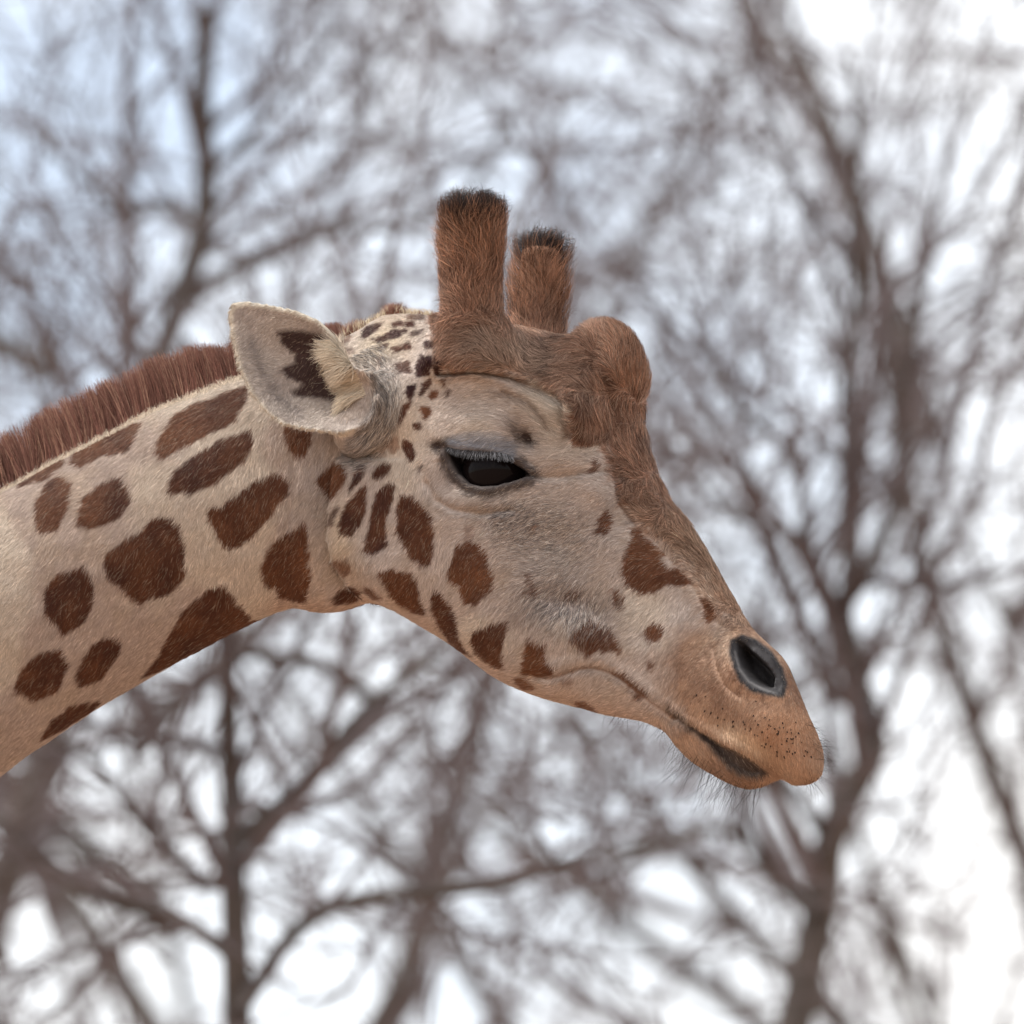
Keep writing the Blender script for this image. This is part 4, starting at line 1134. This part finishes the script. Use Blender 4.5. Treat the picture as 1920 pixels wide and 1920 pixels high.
# the tree whose limbs fork below the neck
T = Tree(51); r = T.r; dp = 8.5
st = photo_path([(446, 1950), (440, 1700), (436, 1580), (432, 1450), (428, 1320), (424, 1180), (400, 1000), (380, 800), (350, 640)], dp, .05, r)
base = np.array([st[0][0] - .5, st[0][1] + .3, 0.0])
trunk = [base + np.array([0, 0, -.3]), base + np.array([.05, 0, 1.6]), (base + np.array([.25, 0, 3.2])), st[0] * .5 + (base + np.array([.4, 0, 4.3])) * .5, st[0]]
T.limb(st, .026, .008, 4, 12, 2.2, 24)
T.limb(photo_path([(436, 1590), (500, 1530), (570, 1470), (650, 1370), (720, 1300), (830, 1215), (960, 1100), (1080, 960)], dp, .05, r), .017, .006, 4, 10, 1.6, 22)
T.limb(photo_path([(700, 1312), (640, 1270), (590, 1240), (530, 1235), (470, 1225), (400, 1260), (330, 1330), (280, 1400), (230, 1440)], dp, .05, r), .012, .005, 4, 9, 1.3, 22)
T.limb(photo_path([(446, 1900), (560, 1740), (680, 1685), (820, 1672), (960, 1655), (1060, 1615), (1180, 1590), (1330, 1560)], dp, .1, r), .016, .006, 4, 10, 1.6, 22)
T.limb(photo_path([(440, 1640), (380, 1655), (320, 1600), (260, 1540), (180, 1430), (90, 1380)], dp, .1, r), .014, .005, 4, 9, 1.4, 20)
T.limb(photo_path([(446, 1800), (330, 1720), (200, 1690), (60, 1600), (-60, 1480)], dp, .1, r), .016, .005, 4, 8, 1.4, 20)
T.build(trunk, .10, .030, 'leafless tree with thin dark limbs forking beneath the neck', TG, base)
# the tree behind the muzzle
T = Tree(52); r = T.r; dp = 11.0
st = photo_path([(1480, 1960), (1540, 1700), (1555, 1580), (1600, 1480), (1640, 1400), (1615, 1300), (1590, 1200), (1585, 1130), (1640, 1040), (1690, 900), (1700, 700), (1740, 480)], dp, .06, r)
base = np.array([st[0][0] + .4, st[0][1] + .4, 0.0])
trunk = [base + np.array([0, 0, -.3]), base + np.array([-.1, 0, 2.0]), base + np.array([-.05, 0, 4.0]), st[0] + np.array([.02, .1, -.8]), st[0]]
T.limb(st, .036, .010, 4, 13, 2.4, 30)
T.limb(photo_path([(1588, 1190), (1530, 1100), (1510, 1000), (1500, 900), (1470, 830), (1400, 780), (1330, 700)], dp, .06, r), .015, .006, 4, 10, 1.6, 22)
T.limb(photo_path([(1510, 1010), (1420, 980), (1350, 950), (1300, 890), (1250, 820)], dp, .06, r), .011, .005, 4, 9, 1.2, 20)
T.limb(photo_path([(1590, 1120), (1600, 900), (1585, 720), (1612, 560), (1600, 420), (1610, 250), (1590, 90)], dp, .06, r), .015, .006, 4, 12, 1.8, 24)
T.limb(photo_path([(1556, 1580), (1500, 1500), (1440, 1420), (1400, 1330), (1330, 1230)], dp, .06, r), .014, .006, 4, 9, 1.4, 20)
T.limb(photo_path([(1530, 1720), (1450, 1640), (1400, 1580), (1340, 1555), (1240, 1590), (1120, 1640)], dp, .06, r), .016, .006, 4, 9, 1.5, 20)
T.build(trunk, .13, .040, 'leafless tree with a stout winding limb behind the muzzle', TG, base)
# the tree behind the mane
T = Tree(53); r = T.r; dp = 13.0
st = photo_path([(-80, 1950), (20, 1600), (130, 1250), (215, 950), (290, 700), (340, 560), (380, 420), (385, 300), (378, 180), (390, 20)], dp, .06, r)
base = np.array([st[0][0] - .3, st[0][1] + .4, 0.0])
trunk = [base + np.array([0, 0, -.3]), base + np.array([.05, 0, 2.0]), base + np.array([.1, 0, 4.0]), st[0] + np.array([-.1, .1, -.8]), st[0]]
T.limb(st, .034, .020, 4, 13, 2.4, 28)
T.limb(photo_path([(330, 580), (420, 520), (520, 480), (640, 430), (780, 420), (900, 330), (960, 200)], dp, .08, r), .013, .006, 4, 11, 1.7, 22)
T.limb(photo_path([(378, 430), (300, 380), (240, 400), (150, 330), (60, 250)], dp, .08, r), .013, .006, 4, 9, 1.5, 20)
T.limb(photo_path([(385, 330), (470, 250), (560, 150), (640, 40)], dp, .08, r), .012, .005, 4, 9, 1.4, 18)
T.build(trunk, .11, .036, 'leafless tree with a broad brown limb rising behind the mane', TG, base)

# the giraffe's origin stands between its feet
gb = Vector(to_world(np.array([-2.55, 0.0, -C0[2]])).tolist())
giraffe.location = gb
for ch in giraffe.children:
    ch.location = -gb
